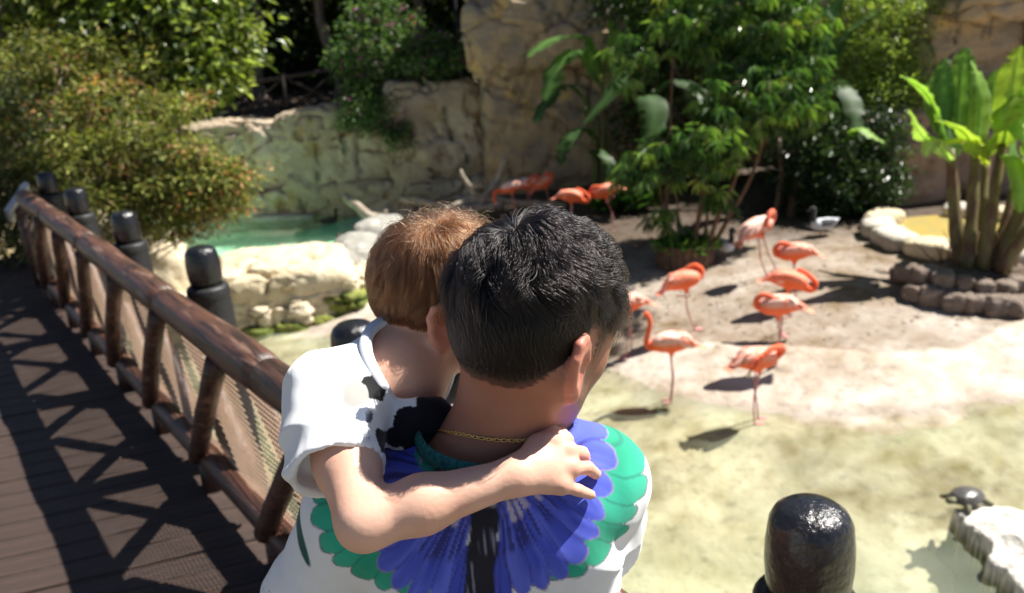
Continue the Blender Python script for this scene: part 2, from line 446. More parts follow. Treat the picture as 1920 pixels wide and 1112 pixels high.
STONE_B = [(3.5, .9, .08), (16, .7, .03), (70, .5, .008)]
m_tan = mat('tan_rock', (.47, .34, .21), .9, .25, noise=[(1.1, (.32, .26, .20), .42, .60), (1.7, (.60, .40, .17), .55, .68), (3.4, (.20, .16, .12), .56, .70, 6, (1, 1, .4))], bump=STONE_B)  # tan is the rock's own; golden patches imitate sun on parts of it
m_grey = mat('stained_rock', (.42, .335, .235), .9, .25, noise=[(.7, (.54, .45, .34), .45, .62), (1.9, (.33, .22, .09), .54, .68), (3.6, (.09, .08, .06), .54, .70, 6, (1, 1, .3))], bump=STONE_B)
m_brown = mat('smooth_brown_rock', (.36, .25, .17), .9, .25, noise=[(1.6, (.27, .19, .14), .42, .65), (7., (.42, .32, .23), .58, .75)], bump=STONE_B)
m_pale = mat('pale_sandstone', (.56, .47, .32), .9, .25, noise=[(1.7, (.64, .56, .41), .45, .62), (3., (.40, .30, .16), .55, .70), (9., (.30, .24, .14), .62, .74)], bump=STONE_B)
m_moss = mat('mossy_stone', (.20, .22, .05), .95, .2, noise=[(4., (.10, .13, .03), .45, .65), (12., (.34, .32, .14), .58, .72)], bump=STONE_B)
m_cobble = mat('cobble_stone', (.19, .145, .115), .85, .3, noise=[(6., (.27, .22, .18), .5, .68), (18., (.12, .09, .07), .55, .7)], bump=STONE_B)
m_white = mat('guano_white', (.52, .48, .41), .9, .25, noise=[(2.5, (.40, .36, .30), .45, .62), (8., (.24, .21, .17), .58, .72)], bump=STONE_B)
m_rgrey = mat('grey_rock', (.30, .29, .26), .9, .25, noise=[(4., (.46, .44, .40), .5, .66), (13., (.13, .12, .09), .56, .7)], bump=STONE_B)

def rocks(root, name, mtl, items, **kw):
    """items: (x, y, z, sx, sy, sz, rz[, seed])"""
    for i, it in enumerate(items):
        sd = it[7] if len(it) > 7 else i + len(bpy.data.objects) % 97
        me = rock_mesh(it[3:6], sd, **kw)
        o = link(name, me, mtl, root); rl = Vector(root.location) if root else Vector((0, 0, 0))
        o.location = Vector(it[:3]) - rl; o.rotation_euler = (rng.normal() * .03, rng.normal() * .03, it[6])

# left retaining wall at the far side of the pool
t = thing('rock_wall', 'weathered grey-green rock retaining wall along the far edge of the green pool', 'wall', (-5, 20, -2))
rocks(t, 'rock_block', m_grey, [(-10.0, 20.9, -1.0, 3.6, 1.8, 3.1, .08, 3), (-6.9, 20.55, -1.0, 4.4, 1.7, 2.7, -.07, 4), (-3.9, 20.45, -.85, 3.4, 1.7, 2.95, .06, 5)], n=44, power=9, amp=.05, freq=2., crack=1.5)
rocks(t, 'rock_block', m_grey, [(-6.3, 19.85, -1.75, 5.2, .8, .95, .04, 8), (-3.0, 19.75, -1.7, 3.0, .8, 1.05, -.06, 9)], n=24, power=6, amp=.05, freq=2.2, crack=.9)
t = thing('rock_wall', 'streaked taller rock bastion below the flowering bush beside the cliff', 'wall', (-1.5, 19.5, -2))
rocks(t, 'rock_block', m_grey, [(-1.55, 20.1, -.55, 2.5, 1.6, 3.3, .12, 12), (-1.3, 19.4, -1.7, 2.4, 1.0, 1.0, .0, 14)], n=40, power=7, amp=.06, freq=2., crack=1.1)
t = thing('rock_cliff', 'tall tan sandstone cliff with cracked ledges behind the feeding flamingos', 'cliff', (1.6, 20, -1.7))
rocks(t, 'rock_block', m_tan, [(1.4, 19.75, -.35, 3.6, 2.0, 3.3, .05, 21), (3.6, 20.1, -.3, 2.6, 1.9, 3.6, -.08, 23), (1.1, 19.5, 1.95, 3.4, 2.3, 1.7, -.04, 25), (3.9, 19.9, 2.2, 3.2, 2.4, 1.9, .06, 26), (1.9, 20., 3.6, 5.0, 2.4, 2.0, .02, 27), (5.2, 20.6, .2, 2.8, 2.0, 4.4, .04, 28)], n=46, power=8, amp=.05, freq=2., crack=1.15)
t = thing('rock_cliff', 'brown and golden rock cliff behind the sunlit banana clump', 'cliff', (9, 16, -1.6))
rocks(t, 'rock_block', m_brown, [(7.55, 15.15, -.95, 2.0, 1.4, 2.1, .1, 31), (9.6, 15.7, -.8, 3.0, 1.8, 2.6, -.1, 32)], n=30, power=5, amp=.05, freq=1.2, crack=1.7)
rocks(t, 'rock_block', m_tan, [(9.2, 16.7, 1.1, 2.4, 2., 2.0, .15, 33), (11.4, 16.2, 1.1, 2.4, 1.9, 2.2, -.15, 34), (10.4, 16.3, 2.15, 4.2, 2.4, 1.2, .08, 35), (12.4, 16., -.5, 2.8, 2.2, 3., .0, 36), (7.6, 17.6, .4, 2.8, 2.2, 4.6, .0, 37)], n=40, power=6, amp=.06, freq=1.8, crack=1.0)
t = thing('rock_cliff', 'shaded rock face closing the enclosure behind the trees', 'cliff', (7, 22, -1.6))
rocks(t, 'rock_block', m_tan, [(7.2, 22.0, .5, 3.8, 2.6, 5.4, .0, 41), (10.6, 21.4, .8, 4.6, 2.6, 6., .1, 42), (14.6, 20, 1.2, 5, 3., 6.6, .3, 43), (17, 16, .8, 4, 4.6, 6, .8, 44)], n=26, power=7, amp=.06, freq=2., crack=1.5)

# cracked boulder at the near end of the green pool
t = thing('boulder', 'big pale cracked boulder with a mossy foot between the two pools', 'rock', (-3.7, 12.1, -2.1))
rocks(t, 'stone', m_pale, [(-3.66, 12.45, -1.60, 2.25, 2.3, 1.02, .25, 51)], n=44, power=5.5, amp=.045, freq=1.6, crack=1.1)
fr_ = [(-4.40, 11.66, .42), (-3.90, 11.50, .62), (-3.34, 11.54, .50), (-2.82, 11.78, .60), (-2.45, 12.25, .5)]
for k, (x, y, w_) in enumerate(fr_):
    rocks(t, 'stone', m_pale, [(x + .1, y + .24, -1.56 + .05 * rng.normal(), w_ * 1.25, .7, .40, rng.normal() * .3, 60 + k)], n=16, power=6, amp=.09, crack=.5)
    rocks(t, 'stone', m_pale if k % 3 else m_moss, [(x + .2 * rng.random(), y + .12, -1.84 + .04 * rng.normal(), w_ * 1.2, .7, .38, rng.normal() * .3, 70 + k)], n=16, power=6, amp=.09, crack=.5)
    rocks(t, 'stone', m_moss, [(x - .02, y - .12, -2.0, w_ * 1.1, .5, .26, rng.normal() * .3, 80 + k)], n=10, power=3, amp=.14)
t = thing('boulder', 'grey crusted rock ridge sloping to the water behind the pale boulder', 'rock', (-2.6, 14.5, -2))
rocks(t, 'stone', m_rgrey, [(-2.75, 14.2, -1.75, .95, 1.9, .75, .25, 91), (-2.55, 15.7, -1.7, .9, 1.9, .8, -.1, 92), (-2.2, 13.0, -1.85, 1.1, 1.3, .5, .3, 93), (-2.85, 13.2, -1.95, .8, .9, .35, .1, 94)], n=14, power=3.2, amp=.09)
t = thing('boulder', 'pale upright rock on the bank behind the black posts', 'rock', (-5.9, 12.6, -2))
rocks(t, 'stone', m_pale, [(-5.85, 12.7, -1.45, 1.1, 1.2, 1.7, .3, 96), (-5.35, 12.0, -1.9, .8, .9, .7, .1, 97), (-6.4, 13.6, -1.2, 1.2, 1.4, 1.6, .4, 98)], n=14, power=3.6, amp=.10)
t = thing('edging_rock', 'low pale kerb of rock along the far waterline of the green pool', 'rock', (-6, 19.2, -2))
rocks(t, 'stone', m_white, [(-7.3, 19.45, -1.93, 1.5, .25, .20, .05, 101), (-5.5, 19.40, -1.93, 1.5, .22, .18, -.03, 102), (-8.6, 19.5, -1.92, 1.2, .3, .22, .0, 104)], n=9, power=3, amp=.08)
# jagged rock with a turtle in the near water
t = thing('boulder', 'jagged guano-white rock rising from the shallow water, dark green below', 'rock', (3.9, 4.7, -2.1))
JP = [[3.41, 5.45], [3.39, 5.2], [3.34, 4.87], [3.27, 4.56], [3.34, 4.35], [3.81, 4.43], [4.07, 5.01], [3.91, 5.33], [3.7, 5.48]]
xs = np.linspace(3.0, 5.0, 110); ys = np.linspace(4.0, 6.0, 110); gx_, gy_ = np.meshgrid(xs, ys, indexing='ij'); Q = np.stack([gx_.ravel(), gy_.ravel()], 1); Q3 = np.c_[Q, Q[:, 0] * 0]
dj = poly_dist(Q, JP) + .10 * fbm(Q3 * 5, 4, 3) + .03 * vnoise(Q3 * 16, 8)
hz = -2.42 + .20 * sstep(-.16, -.04, dj + .05 * fbm(Q3 * 7, 3, 9)) + .36 * sstep(-.025, .035, dj) + .05 * sstep(.03, .25, dj) + .035 * fbm(Q3 * 4, 4, 12) - .05 * sstep(.25, .5, fbm(Q3 * 3.5 + 4, 3, 14)) * (dj > 0)
cj = np.where((hz > -1.98 + .03 * fbm(Q3 * 9, 2, 5))[:, None], np.array([.64, .61, .54]), np.array([.075, .09, .045])) * (1 + .3 * fbm(Q3 * 9, 3, 8))[:, None]
k_ = np.arange(109)[:, None] * 110 + np.arange(109)[None]; k_ = k_.ravel(); Fj = np.stack([k_, k_ + 110, k_ + 111, k_ + 1], 1); Fj = Fj[(dj[Fj] > -.16).any(1)]
uq, iv = np.unique(Fj, return_inverse=True)
link('stone', mesh_np('stone', (np.c_[Q, hz] - np.array([3.9, 4.7, -2.1]))[uq], iv.reshape(Fj.shape), True, np.clip(cj, .01, .9)[uq]), mat('guano_rock', attr=True, rough=.9, spec=.2, noise=(14, .7, .55, .7), bump=STONE_B), t)

# stone-ringed small pool on the island
t = thing('pond_ring', 'ring of flat pale slabs round the small ochre basin beside the banana clump', 'stone ring', (7.0, 12.2, -1.7))
for k in range(11):
    a = 2.3 + k * .50; px, py = 7.25 + 1.25 * math.cos(a), 12.1 + 1.35 * math.sin(a)
    rocks(t, 'slab', m_white if k % 3 else m_pale, [(px, py, z_at(px, py) + .13, .72, .55, .30, a + 1.57, 120 + k)], n=9, power=3.6, amp=.07)
mbw = MB(); a = np.linspace(0, 2 * np.pi, 28, endpoint=False)
mbw.add(np.vstack([[(7.25, 12.1, -1.52)], np.c_[7.25 + 1.2 * np.cos(a), 12.1 + 1.3 * np.sin(a), np.full(28, -1.52)]]), np.array([(0, i + 1, (i + 1) % 28 + 1) for i in range(28)]))
m_ochre = mat('ochre_water', (.48, .35, .10), .12, .5, noise=(3., (.40, .33, .12), .4, .65))
o = link('water', mbw.mesh('water'), m_ochre); tag(o, kind='structure')
# cobble kerb under the banana clump: every stone its own piece
t = thing('stone_kerb', 'low kerb of round brown stones at the foot of the banana clump', 'stone kerb', (5.9, 9.6, -1.7))
kc_ = [(5.273, 10.01, -1.495), (5.393, 9.856, -1.479), (5.567, 9.693, -1.493), (5.784, 9.582, -1.511), (5.994, 9.465, -1.548), (6.238, 9.428, -1.498), (6.48, 9.502, -1.434), (5.218, 9.712, -1.596), (5.392, 9.604, -1.603), (5.581, 9.445, -1.609), (6.059, 9.326, -1.649), (6.236, 9.252, -1.554), (5.363, 10.35, -1.415), (6.816, 10.34, -1.435), (6.948, 10.24, -1.431), (6.738, 10.56, -1.412), (5.803, 9.392, -1.608)]
for k, (x, y, z) in enumerate(kc_):
    s_ = .24 + .14 * random.random()
    rocks(t, 'stone', m_cobble, [(x, y, z_at(x, y) + .10 + (.17 if k < 7 else 0), s_, s_ * .9, s_ * .85, random.random() * 3, 140 + k)], n=10, power=3.8, amp=.15)
t = thing('soil_mound', 'dark raised soil bed held by the round stones', 'soil bed', (6.4, 10.1, -1.7))
rocks(t, 'soil', mat('dark_soil', (.10, .075, .055), .95, .2, noise=(8., (.16, .12, .09), .45, .65), bump=STONE_B), [(6.4, 10.3, z_at(6.3, 10.2) + .02, 1.5, 1.1, .5, .2, 160)], n=12, power=2.5, amp=.06)

# ================================================================== boardwalk
RE = np.array([-.60, .80]); RN = np.array([-.80, -.60]); R0_ = np.array([-.88, 2.58])     # rail direction, inward normal, a point on the rail
WOODB = [(22, .5, .006, (.25, 6, 6)), (120, .4, .002)]
m_plank = mat('deck_wood', (.070, .042, .032), .55, .4, noise=[(7, (.045, .030, .024), .38, .60, 8, (.22, 9, 9), 16.3), (1.3, (.115, .080, .062), .50, .70), (16, (.035, .024, .018), .52, .66, 6, (.15, 12, 12), 16.3), (48, (.30, .25, .20), .70, .78)], bump=[(26, .9, .010, (.2, 8, 8), 16.3), (120, .5, .003)])
m_log = mat('rail_wood', (.105, .046, .029), .42, .5, noise=[(5, (.075, .038, .026), .42, .62), (26, (.030, .017, .013), .48, .62, 7, (.12, 1.4, 1.4), 126.9), (14, (.21, .125, .09), .55, .68, 6, (.2, 1.5, 1.5), 126.9)], bump=[(30, .9, .010, (.10, 1.4, 1.4), 126.9), (140, .4, .003)])
m_tar = mat('tarred_black', (.010, .010, .012), .26, .5, noise=[(30, (.03, .028, .027), .55, .75)], bump=[(34, .8, .009), (90, .6, .004), (260, .4, .0015)], coat=.2)
m_tar2 = mat('weathered_tar', (.017, .017, .018), .5, .4, noise=[(14, (.05, .047, .04), .55, .75)], bump=[(38, .6, .006), (150, .4, .002)])
deck = bpy.data.objects.new('deck', None); C.objects.link(deck); tag(deck, kind='structure')
pa = np.array([.96, .28]); pa /= np.linalg.norm(pa); pb = np.array([-pa[1], pa[0]])
PW, GAP = .145, .007
def rail_hit(o, off):
    """distance along pa from o to the line of the rail shifted off outwards"""
    q = R0_ - RN * off; M = np.stack([pa, -RE], 1); return np.linalg.solve(M, q - o)[0]
k = 0
for i in range(-14, 78):
    b0 = pb * (i * (PW + GAP)); b1 = b0 + pb * PW
    e0, e1 = rail_hit(b0, .10), rail_hit(b1, .10); s0 = min(e0, e1) - 3.6
    if b0[1] > 9.6: break
    e0, e1 = min(e0, 3.2), min(e1, 3.2)
    dz = rng.normal() * .0028
    q = np.array([b0 + pa * s0, b0 + pa * e0, b1 + pa * e1, b1 + pa * s0]); c0 = q.mean(0)
    V = []
    bev = .006
    for z, sh in ((-.045, 0), (-bev, 0), (0, bev)):
        for j, p in enumerate(q):
            p2 = p + (pb * sh if j < 2 else -pb * sh)
            V.append((*(p2 - c0), z + dz))
    F = [(3, 2, 1, 0), (8, 9, 10, 11)]
    for r_ in (0, 4):
        for j in range(4): F.append((r_ + j, r_ + (j + 1) % 4, r_ + 4 + (j + 1) % 4, r_ + 4 + j))
    o = link('plank', mesh_np('plank', V, np.array(F), False), m_plank, deck); o.location = (c0[0], c0[1], -.001)
# joists, edge beam and piles carrying the boards
m_joist = mat('joist_wood', (.06, .045, .035), .8, .3, noise=(10, (.04, .03, .024), .4, .65))
mbj = MB()
for off in (.02, -.9, -1.9, -2.9):
    p0 = R0_ - RN * off - RE * 5.0; p1 = R0_ - RN * off + RE * 6.4
    w_ = .05; V = [(*(p + RN * s * w_), z) for z in (-.24, -.05) for p, s in ((p0, -1), (p0, 1), (p1, 1), (p1, -1))]
    mbj.add(V, np.array([(0, 1, 2, 3), (7, 6, 5, 4), (0, 4, 5, 1), (1, 5, 6, 2), (2, 6, 7, 3), (3, 7, 4, 0)]))
link('joist', mbj.mesh('joist', False), m_joist, deck)
for sp in np.arange(-4.5, 6.5, 1.9):
    for off in (.0, -1.9):
        p = R0_ - RN * off + RE * sp; mbp = MB(); add_tube(mbp, [(p[0], p[1], -2.7), (p[0], p[1], -.24)], .09, 10); link('pile', mbp.mesh('pile'), m_joist, deck)

# railing
rail = thing('railing', 'brown log railing with zigzag braces and netting along the boardwalk edge', 'railing', (float(R0_[0]), float(R0_[1]), 0))
RL = np.array([R0_[0], R0_[1], 0.])
def rp(s, z, off=0.): p = R0_ + RE * s - RN * off; return np.array([p[0], p[1], z]) - RL
S0, S1 = -3.4, 5.7
ends = [S0, -1.75, -.02, 1.22, 2.95, 4.4, S1]
for a, b in zip(ends[:-1], ends[1:]):
    mb = MB(); ss = np.linspace(a + .001, b - .001, 14); jit = fbm(np.c_[ss * 2.0, ss * 0, ss * 0], 2, 3) * .012
    pts = [rp(s, .92 + j, 0) for s, j in zip(ss, jit)]
    rr = .076 + .004 * np.sin(ss * 5.1); rr[0] *= .93; rr[-1] *= .93
    add_tube(mb, pts, rr, 18); link('top_rail', mb.mesh('top_rail'), m_log, rail)
    mb = MB(); add_tube(mb, [rp(s, .858, -.02) for s in ss], .018, 8); link('rail_batten', mb.mesh('rail_batten'), m_log, rail)
mb = MB(); ss = np.linspace(S0, S1, 60)
add_tube(mb, [rp(s, .19 + .008 * math.sin(3 * s), 0) for s in ss], .066, 14); link('bottom_rail', mb.mesh('bottom_rail'), m_log, rail)
node = []; s = -2.96
while s < S1 - .1:
    node.append(s); s += .84
for i, s in enumerate(node):
    for d_ in (.67, -.67):                       # bottom end of each brace, along the rail
        if s + d_ < S0 or s + d_ > S1: continue
        mb = MB(); tt = np.linspace(0, 1, 7); w_ = rng.normal(size=2) * .006; o1 = -.05 if d_ > 0 else .062
        pts = [rp(s + d_ * (1 - t_) * .96 + .012 * math.sin(t_ * 3), .20 + t_ * .68, o1 + w_[0] * math.sin(t_ * 4)) for t_ in tt]
        add_tube(mb, pts, np.linspace(.047, .042, 7) + rng.normal(size=7) * .0015, 12); link('brace', mb.mesh('brace'), m_log, rail)
    if s + .67 < S1:
        mb = MB(); add_tube(mb, [rp(s + .67, 0.0, 0), rp(s + .67, .16, 0)], [.058, .052], 12); link('foot', mb.mesh('foot'), m_log, rail)
# netting hung on the outer side of the braces
m_net = mat('netting', (.52, .37, .26), .7, .3)
mb = MB(); cell = .024
def ribbon(a, b, wv):
    a = np.asarray(a); b = np.asarray(b); mb.add([a - wv, a + wv, b + wv, b - wv], np.array([(0, 1, 2, 3)]))
nz_ = int((.86 - .16) / cell); nsx = int((S1 - S0) / cell)
sag = lambda s, z: .012 + .006 * math.sin(s * 7.5 + z * 5)
for j in range(nz_ + 1):
    z = .17 + j * cell
    for i in range(0, nsx, 6):
        s = S0 + i * cell; e = min(s + 6 * cell, S1); ribbon(rp(s, z + .003 * math.sin(s * 9), sag(s, z)), rp(e, z + .003 * math.sin(e * 9), sag(e, z)), (np.array([-RN[0], -RN[1], 0]) * .85 + np.array([0, 0, .5])) * .0032)
for i in range(nsx + 1):
    s = S0 + i * cell; wv = np.array([RE[0], RE[1], 0]) * .0026
    for j in range(0, nz_, 6):
        z = .17 + j * cell; z1 = min(z + 6 * cell, .17 + nz_ * cell); ribbon(rp(s, z, sag(s, z)), rp(s, z1, sag(s, z1)), wv)
o = link('netting', mb.mesh('netting', False), m_net, rail); o['kind'] = 'stuff'

# mooring posts outside the railing
posts = [(.52, 1.25), (-.53, 2.46), (-1.48, 3.73), (-2.34, 4.83), (-3.20, 5.95), (-4.02, 7.07)]
names = ['black tarred post standing alone beside the man in the parrot T-shirt, cracked domed cap', 'black tarred post hidden behind the child, only the cap edge showing', 'black tarred post beside the pale cracked boulder', 'black tarred post in front of the pale upright rock',
         'black tarred post at the edge of the tree, second from the railing end', 'black tarred post under the tree at the end of the railing']
capV, capF = lathe([(.0005, .186), (.028, .184), (.052, .177), (.067, .165), (.075, .148), (.0805, .10), (.081, .06), (.078, .02), (.074, -.012), (.0005, -.012)], 36)
shV, shF = lathe([(.0005, 0), (.070, .0), (.092, -.004), (.100, -.016), (.1015, -.05), (.101, -.06), (.0985, -.066), (.100, -.075), (.101, -.4), (.105, -1.5), (.108, -3.7), (.0005, -3.7)], 32)
me_c = mesh_np('cap', capV, capF); me_c.materials.append(m_tar); me_s = mesh_np('shaft', shV, shF); me_s.materials.append(m_tar2)
for i, (x, y) in enumerate(posts):
    t = thing('mooring_post', names[i], 'post', (x, y, .945), random.random() * 6, 'black posts along the boardwalk')
    o = link('cap', me_c, None, t); o.location = (0, 0, .012); link('shaft', me_s, None, t)
# tilted information board on the end of the railing
t = thing('information_board', 'grey-framed information board tilted on a post at the railing end', 'sign', (-4.55, 7.35, 0))
m_alu = mat('grey_metal', (.42, .44, .50), .4, .5, metal=.3); m_pan = mat('printed_panel', (.30, .34, .36), .4, .5, noise=(14, (.5, .48, .40), .5, .6))
d1 = np.array((-4.373, 7.365, 1.02)) - np.array((-4.516, 7.186, 0.7988)); Lb = np.linalg.norm(d1); d1 /= Lb; v_ = np.array([-.50, .80, -.33]); v_ -= d1 * (v_ @ d1); v_ /= np.linalg.norm(v_); nn = np.cross(d1, v_)
cc = (np.array((-4.373, 7.365, 1.02)) + np.array((-4.516, 7.186, 0.7988))) / 2 + v_ * .25 - np.array([-4.55, 7.35, 0])
def slab_(c, a, b, n, la, lb, ln):
    V = [c + a * la * s + b * lb * u + n * ln * w for w in (-1, 1) for s, u in ((-1, -1), (1, -1), (1, 1), (-1, 1))]
    return V, np.array([(3, 2, 1, 0), (4, 5, 6, 7), (0, 1, 5, 4), (1, 2, 6, 5), (2, 3, 7, 6), (3, 0, 4, 7)])
mb = MB(); mb.add(*slab_(cc, d1, v_, nn, Lb / 2, .25, .022)); link('frame', mb.mesh('frame', False), m_alu, t)
mb = MB(); mb.add(*slab_(cc + nn * .024 * (1 if nn[2] > 0 else -1), d1, v_, nn, Lb / 2 - .03, .22, .003)); link('panel', mb.mesh('panel', False), m_pan, t)
mb = MB(); add_tube(mb, [(cc[0], cc[1], 0), (cc[0], cc[1], cc[2] - .02)], .045, 12); link('post', mb.mesh('post'), m_log, t)
# far fence on the retaining wall
t = thing('rustic_fence', 'dark rustic fence with crossed braces on top of the far retaining wall', 'fence', (-6, 20.9, .3))
fa, fb = np.array([-8.2, 21.0, .12]), np.array([-3.9, 20.75, .45]); tl = np.array([-6, 20.9, .3]); m_dark = mat('dark_fence_wood', (.035, .026, .023), .7, .3, noise=(12, (.02, .015, .013), .4, .6))
fp = lambda u, z: fa * (1 - u) + fb * u + np.array([0, 0, z]) - tl
for z, r_ in ((1.02, .05), (.16, .045)):
    mb = MB(); add_tube(mb, [fp(u, z) for u in np.linspace(0, 1, 8)], r_, 10); link('rail', mb.mesh('rail'), m_dark, t)
for i in range(4):
    mb = MB(); add_tube(mb, [fp(i / 3, -.15), fp(i / 3, 1.12)], .06, 10); link('post', mb.mesh('post'), m_dark, t)
for i in range(3):
    for z0, z1 in ((.18, 1.0), (1.0, .18)):
        mb = MB(); add_tube(mb, [fp(i / 3, z0) + [0, .04 * (z0 > .5), 0], fp((i + 1) / 3, z1) + [0, .04 * (z0 > .5), 0]], .035, 8); link('brace', mb.mesh('brace'), m_dark, t)

# ================================================================== people
def frame(yaw, pitch, roll=0.):
    """columns right, forward, up; yaw to the right of +Y, pitch downwards, roll to the right shoulder"""
    y, p = rad(yaw), rad(pitch)
    f = np.array([math.sin(y) * math.cos(p), math.cos(y) * math.cos(p), -math.sin(p)])
    r = np.array([math.cos(y), -math.sin(y), 0.]); u = np.cross(r, f)
    c, s = math.cos(rad(roll)), math.sin(rad(roll))
    return np.stack([r * c - u * s, f, u * c + r * s], 1)

def s_ear(q, sx):
    """q in head space, ear on side sx (+1 right)"""
    O = np.array([.072, -.004, -.022])
    p = O + (q * np.array([sx, 1, 1]) - O) / 1.12
    ax_u = np.array([.10, -.22, .97]); ax_u /= np.linalg.norm(ax_u)             # up the ear, leaning back
    ax_o = np.array([.30, -.94, -.10]); ax_o -= ax_u * (ax_o @ ax_u); ax_o /= np.linalg.norm(ax_o)   # outwards / backwards
    ax_n = np.cross(ax_u, ax_o)
    e = lambda u, o, n=0.: O + ax_u * u + ax_o * o + ax_n * n
    M = np.stack([ax_u, ax_o, ax_n], 1)
    d = s_ell(p, e(.002, .012), (.029, .0175, .0078), M)
    helix = [e(.006, -.002, .004), e(.024, .002, .002), e(.033, .012), e(.029, .024), e(.015, .0295), e(-.003, .0265), e(-.018, .0175), e(-.027, .010)]
    d = smin(d, s_chain(p, helix, [.0038, .0045, .005, .005, .0048, .0043, .0042, .005], .003), .004)
    d = smin(d, s_ell(p, e(-.029, .0085), (.0095, .0085, .0055), M), .005)         # lobe
    for s in (-1, 1):
        d = smax(d, -s_ell(p, e(.001, .0125, s * .0088), (.019, .0115, .0080), M), .003) if s * ax_n[0] > 0 else d
    return d

def s_head(q):
    d = s_ell(q, (0, -.012, .028), (.0745, .0985, .089))
    d = smin(d, s_ell(q, (0, -.045, -.005), (.062, .055, .062)), .03)
    d = smin(d, s_ell(q, (0, .034, -.035), (.058, .058, .082)), .03)
    for s in (-1, 1):
        d = smin(d, s_cap(q, (s * .052, -.002, -.05), (s * .012, .074, -.098), .02, .017), .025)
        d = smin(d, s_ell(q, (s * .039, .056, -.022), (.022, .020, .024)), .03)
        d = smin(d, s_ell(q, (s * .046, .050, .028), (.022, .028, .026)), .03)
        d = smin(d, s_cap(q, (s * .012, .086, .02), (s * .045, .07, .022), .011, .009), .012)
        d = smax(d, -s_ell(q, (s * .032, .094, .0), (.016, .014, .011)), .01)
        d = smin(d, s_ell(q, (s * .032, .076, .0), (.0135, .0125, .012)), .003)
    d = smin(d, s_cap(q, (0, .09, .008), (0, .11, -.028), .007, .0115), .012)
    for s in (-1, 1): d = smin(d, s_ell(q, (s * .012, .098, -.032), (.008, .011, .008)), .006)
    d = smin(d, s_ell(q, (0, .092, -.058), (.021, .008, .0055)), .006)
    d = smin(d, s_ell(q, (0, .091, -.069), (.018, .009, .006)), .005)
    d = smin(d, s_ell(q, (0, .083, -.097), (.02, .016, .016)), .02)
    return d

def hairline(q):
    """positive inside the hair area (metres above the hair line), head space"""
    y = q[:, 1]; z = q[:, 2]
    zl = np.interp(y, [-.12, -.075, -.045, -.022, -.008, .012, .028, .040, .055, .075, .1], [-.078, -.086, -.074, -.045, .008, .014, -.035, -.012, .04, .062, .075])
    return z - zl

def strands(name, roots, dirs, norm, length, height, fn, steps, r0, matl, parent, curl=0., noise_s=90, seedn=1, jitter=.15, lift=.5, locks=0):
    n = len(roots); P = roots.copy(); out = [P.copy()]
    d = dirs + lift * norm; d /= np.linalg.norm(d, axis=1)[:, None]
    seg = (length / (steps - 1))[:, None]
    gd = roots[rng.choice(n, max(n // locks, 2), replace=False)] if locks else roots
    if locks:
        near = np.concatenate([np.argmin(((roots[i:i + 2000, None] - gd[None]) ** 2).sum(-1), 1) for i in range(0, n, 2000)])
        cl = np.stack([vnoise(gd * noise_s, seedn + 11 * i) for i in range(3)], 1)[near] * 1.5; tips = gd[near]; height = height * (.45 + 1.0 * rng.random(len(gd))[near])
    else:
        cl = np.stack([fbm(roots * noise_s, 2, seedn + 11 * i) for i in range(3)], 1)
    jt = rng.normal(size=(n, 3)) * jitter
    for k in range(1, steps):
        t = k / (steps - 1)
        g = sgrad(fn, P)
        T = dirs - g * (dirs * g).sum(1)[:, None]
        v = d * (1 - t) * .7 + T + (cl * curl + jt) * t
        v -= g * ((v * g).sum(1) * (.25 + .5 * t))[:, None]
        if locks: v += (tips - roots) / np.maximum(length, .01)[:, None] * t * 1.3
        v /= np.linalg.norm(v, axis=1)[:, None] + 1e-9
        P = P + v * seg
        h = fn(P); tgt = height * (1 - .55 * t * t)
        P = P + g * np.maximum(np.minimum(tgt - h, .006), -.004)[:, None] * .6
        d = v; out.append(P.copy())
    A = np.stack(out, 1)
    cu = bpy.data.hair_curves.new(name)
    cu.add_curves([steps] * n)
    cu.attributes['position'].data.foreach_set('vector', A.reshape(-1).astype(np.float32))
    ra = cu.attributes.get('radius') or cu.attributes.new('radius', 'FLOAT', 'POINT')
    rr = np.tile(np.linspace(1, .25, steps), n) * np.repeat(r0 * rng.uniform(.7, 1.3, n), steps)
    ra.data.foreach_set('value', rr.astype(np.float32))
    cu.materials.append(matl)
    o = bpy.data.objects.new(name, cu); C.objects.link(o); o.parent = parent
    return o

def hair_mat(name, col, rough=.3):
    m = bpy.data.materials.new(name); m.use_nodes = True; t = m.node_tree; t.nodes.clear()
    h = t.nodes.new('ShaderNodeBsdfHairPrincipled'); out = t.nodes.new('ShaderNodeOutputMaterial')
    h.parametrization = 'COLOR'; h.inputs['Color'].default_value = (*col, 1); h.inputs['Roughness'].default_value = rough
    h.inputs['Radial Roughness'].default_value = .5
    h.inputs['IOR'].default_value = 1.42
    for k_, v_ in (('Random Roughness', .3), ('Random Color', .35), ('Random Hue', .0)):
        if k_ in h.inputs: h.inputs[k_].default_value = v_
    t.links.new(h.outputs[0], out.inputs[0])
    return m

SKIN_B = ([(140, .35, .0012), (900, .2, .0004)])
m_skin = mat('skin', attr=True, rough=.5, spec=.35, sss=(.18, (1., .35, .2), .008), bump=SKIN_B)
m_eye = mat('eye_white', (.8, .78, .75), .15, .5)
m_iris = mat('iris', (.05, .025, .012), .15, .5)

def sample_faces(V, F, w, n):
    """random points on quads with weight per vertex"""
    fw = w[F].mean(1); a = np.linalg.norm(np.cross(V[F[:, 1]] - V[F[:, 0]], V[F[:, 3]] - V[F[:, 0]]), axis=1)
    p = fw * a; p = p / p.sum(); f = rng.choice(len(F), n, p=p); u = rng.random((n, 2, 1)); q = V[F[f]]
    return (q[:, 0] * (1 - u[:, 0]) + q[:, 1] * u[:, 0]) * (1 - u[:, 1]) + (q[:, 3] * (1 - u[:, 0]) + q[:, 2] * u[:, 0]) * u[:, 1]

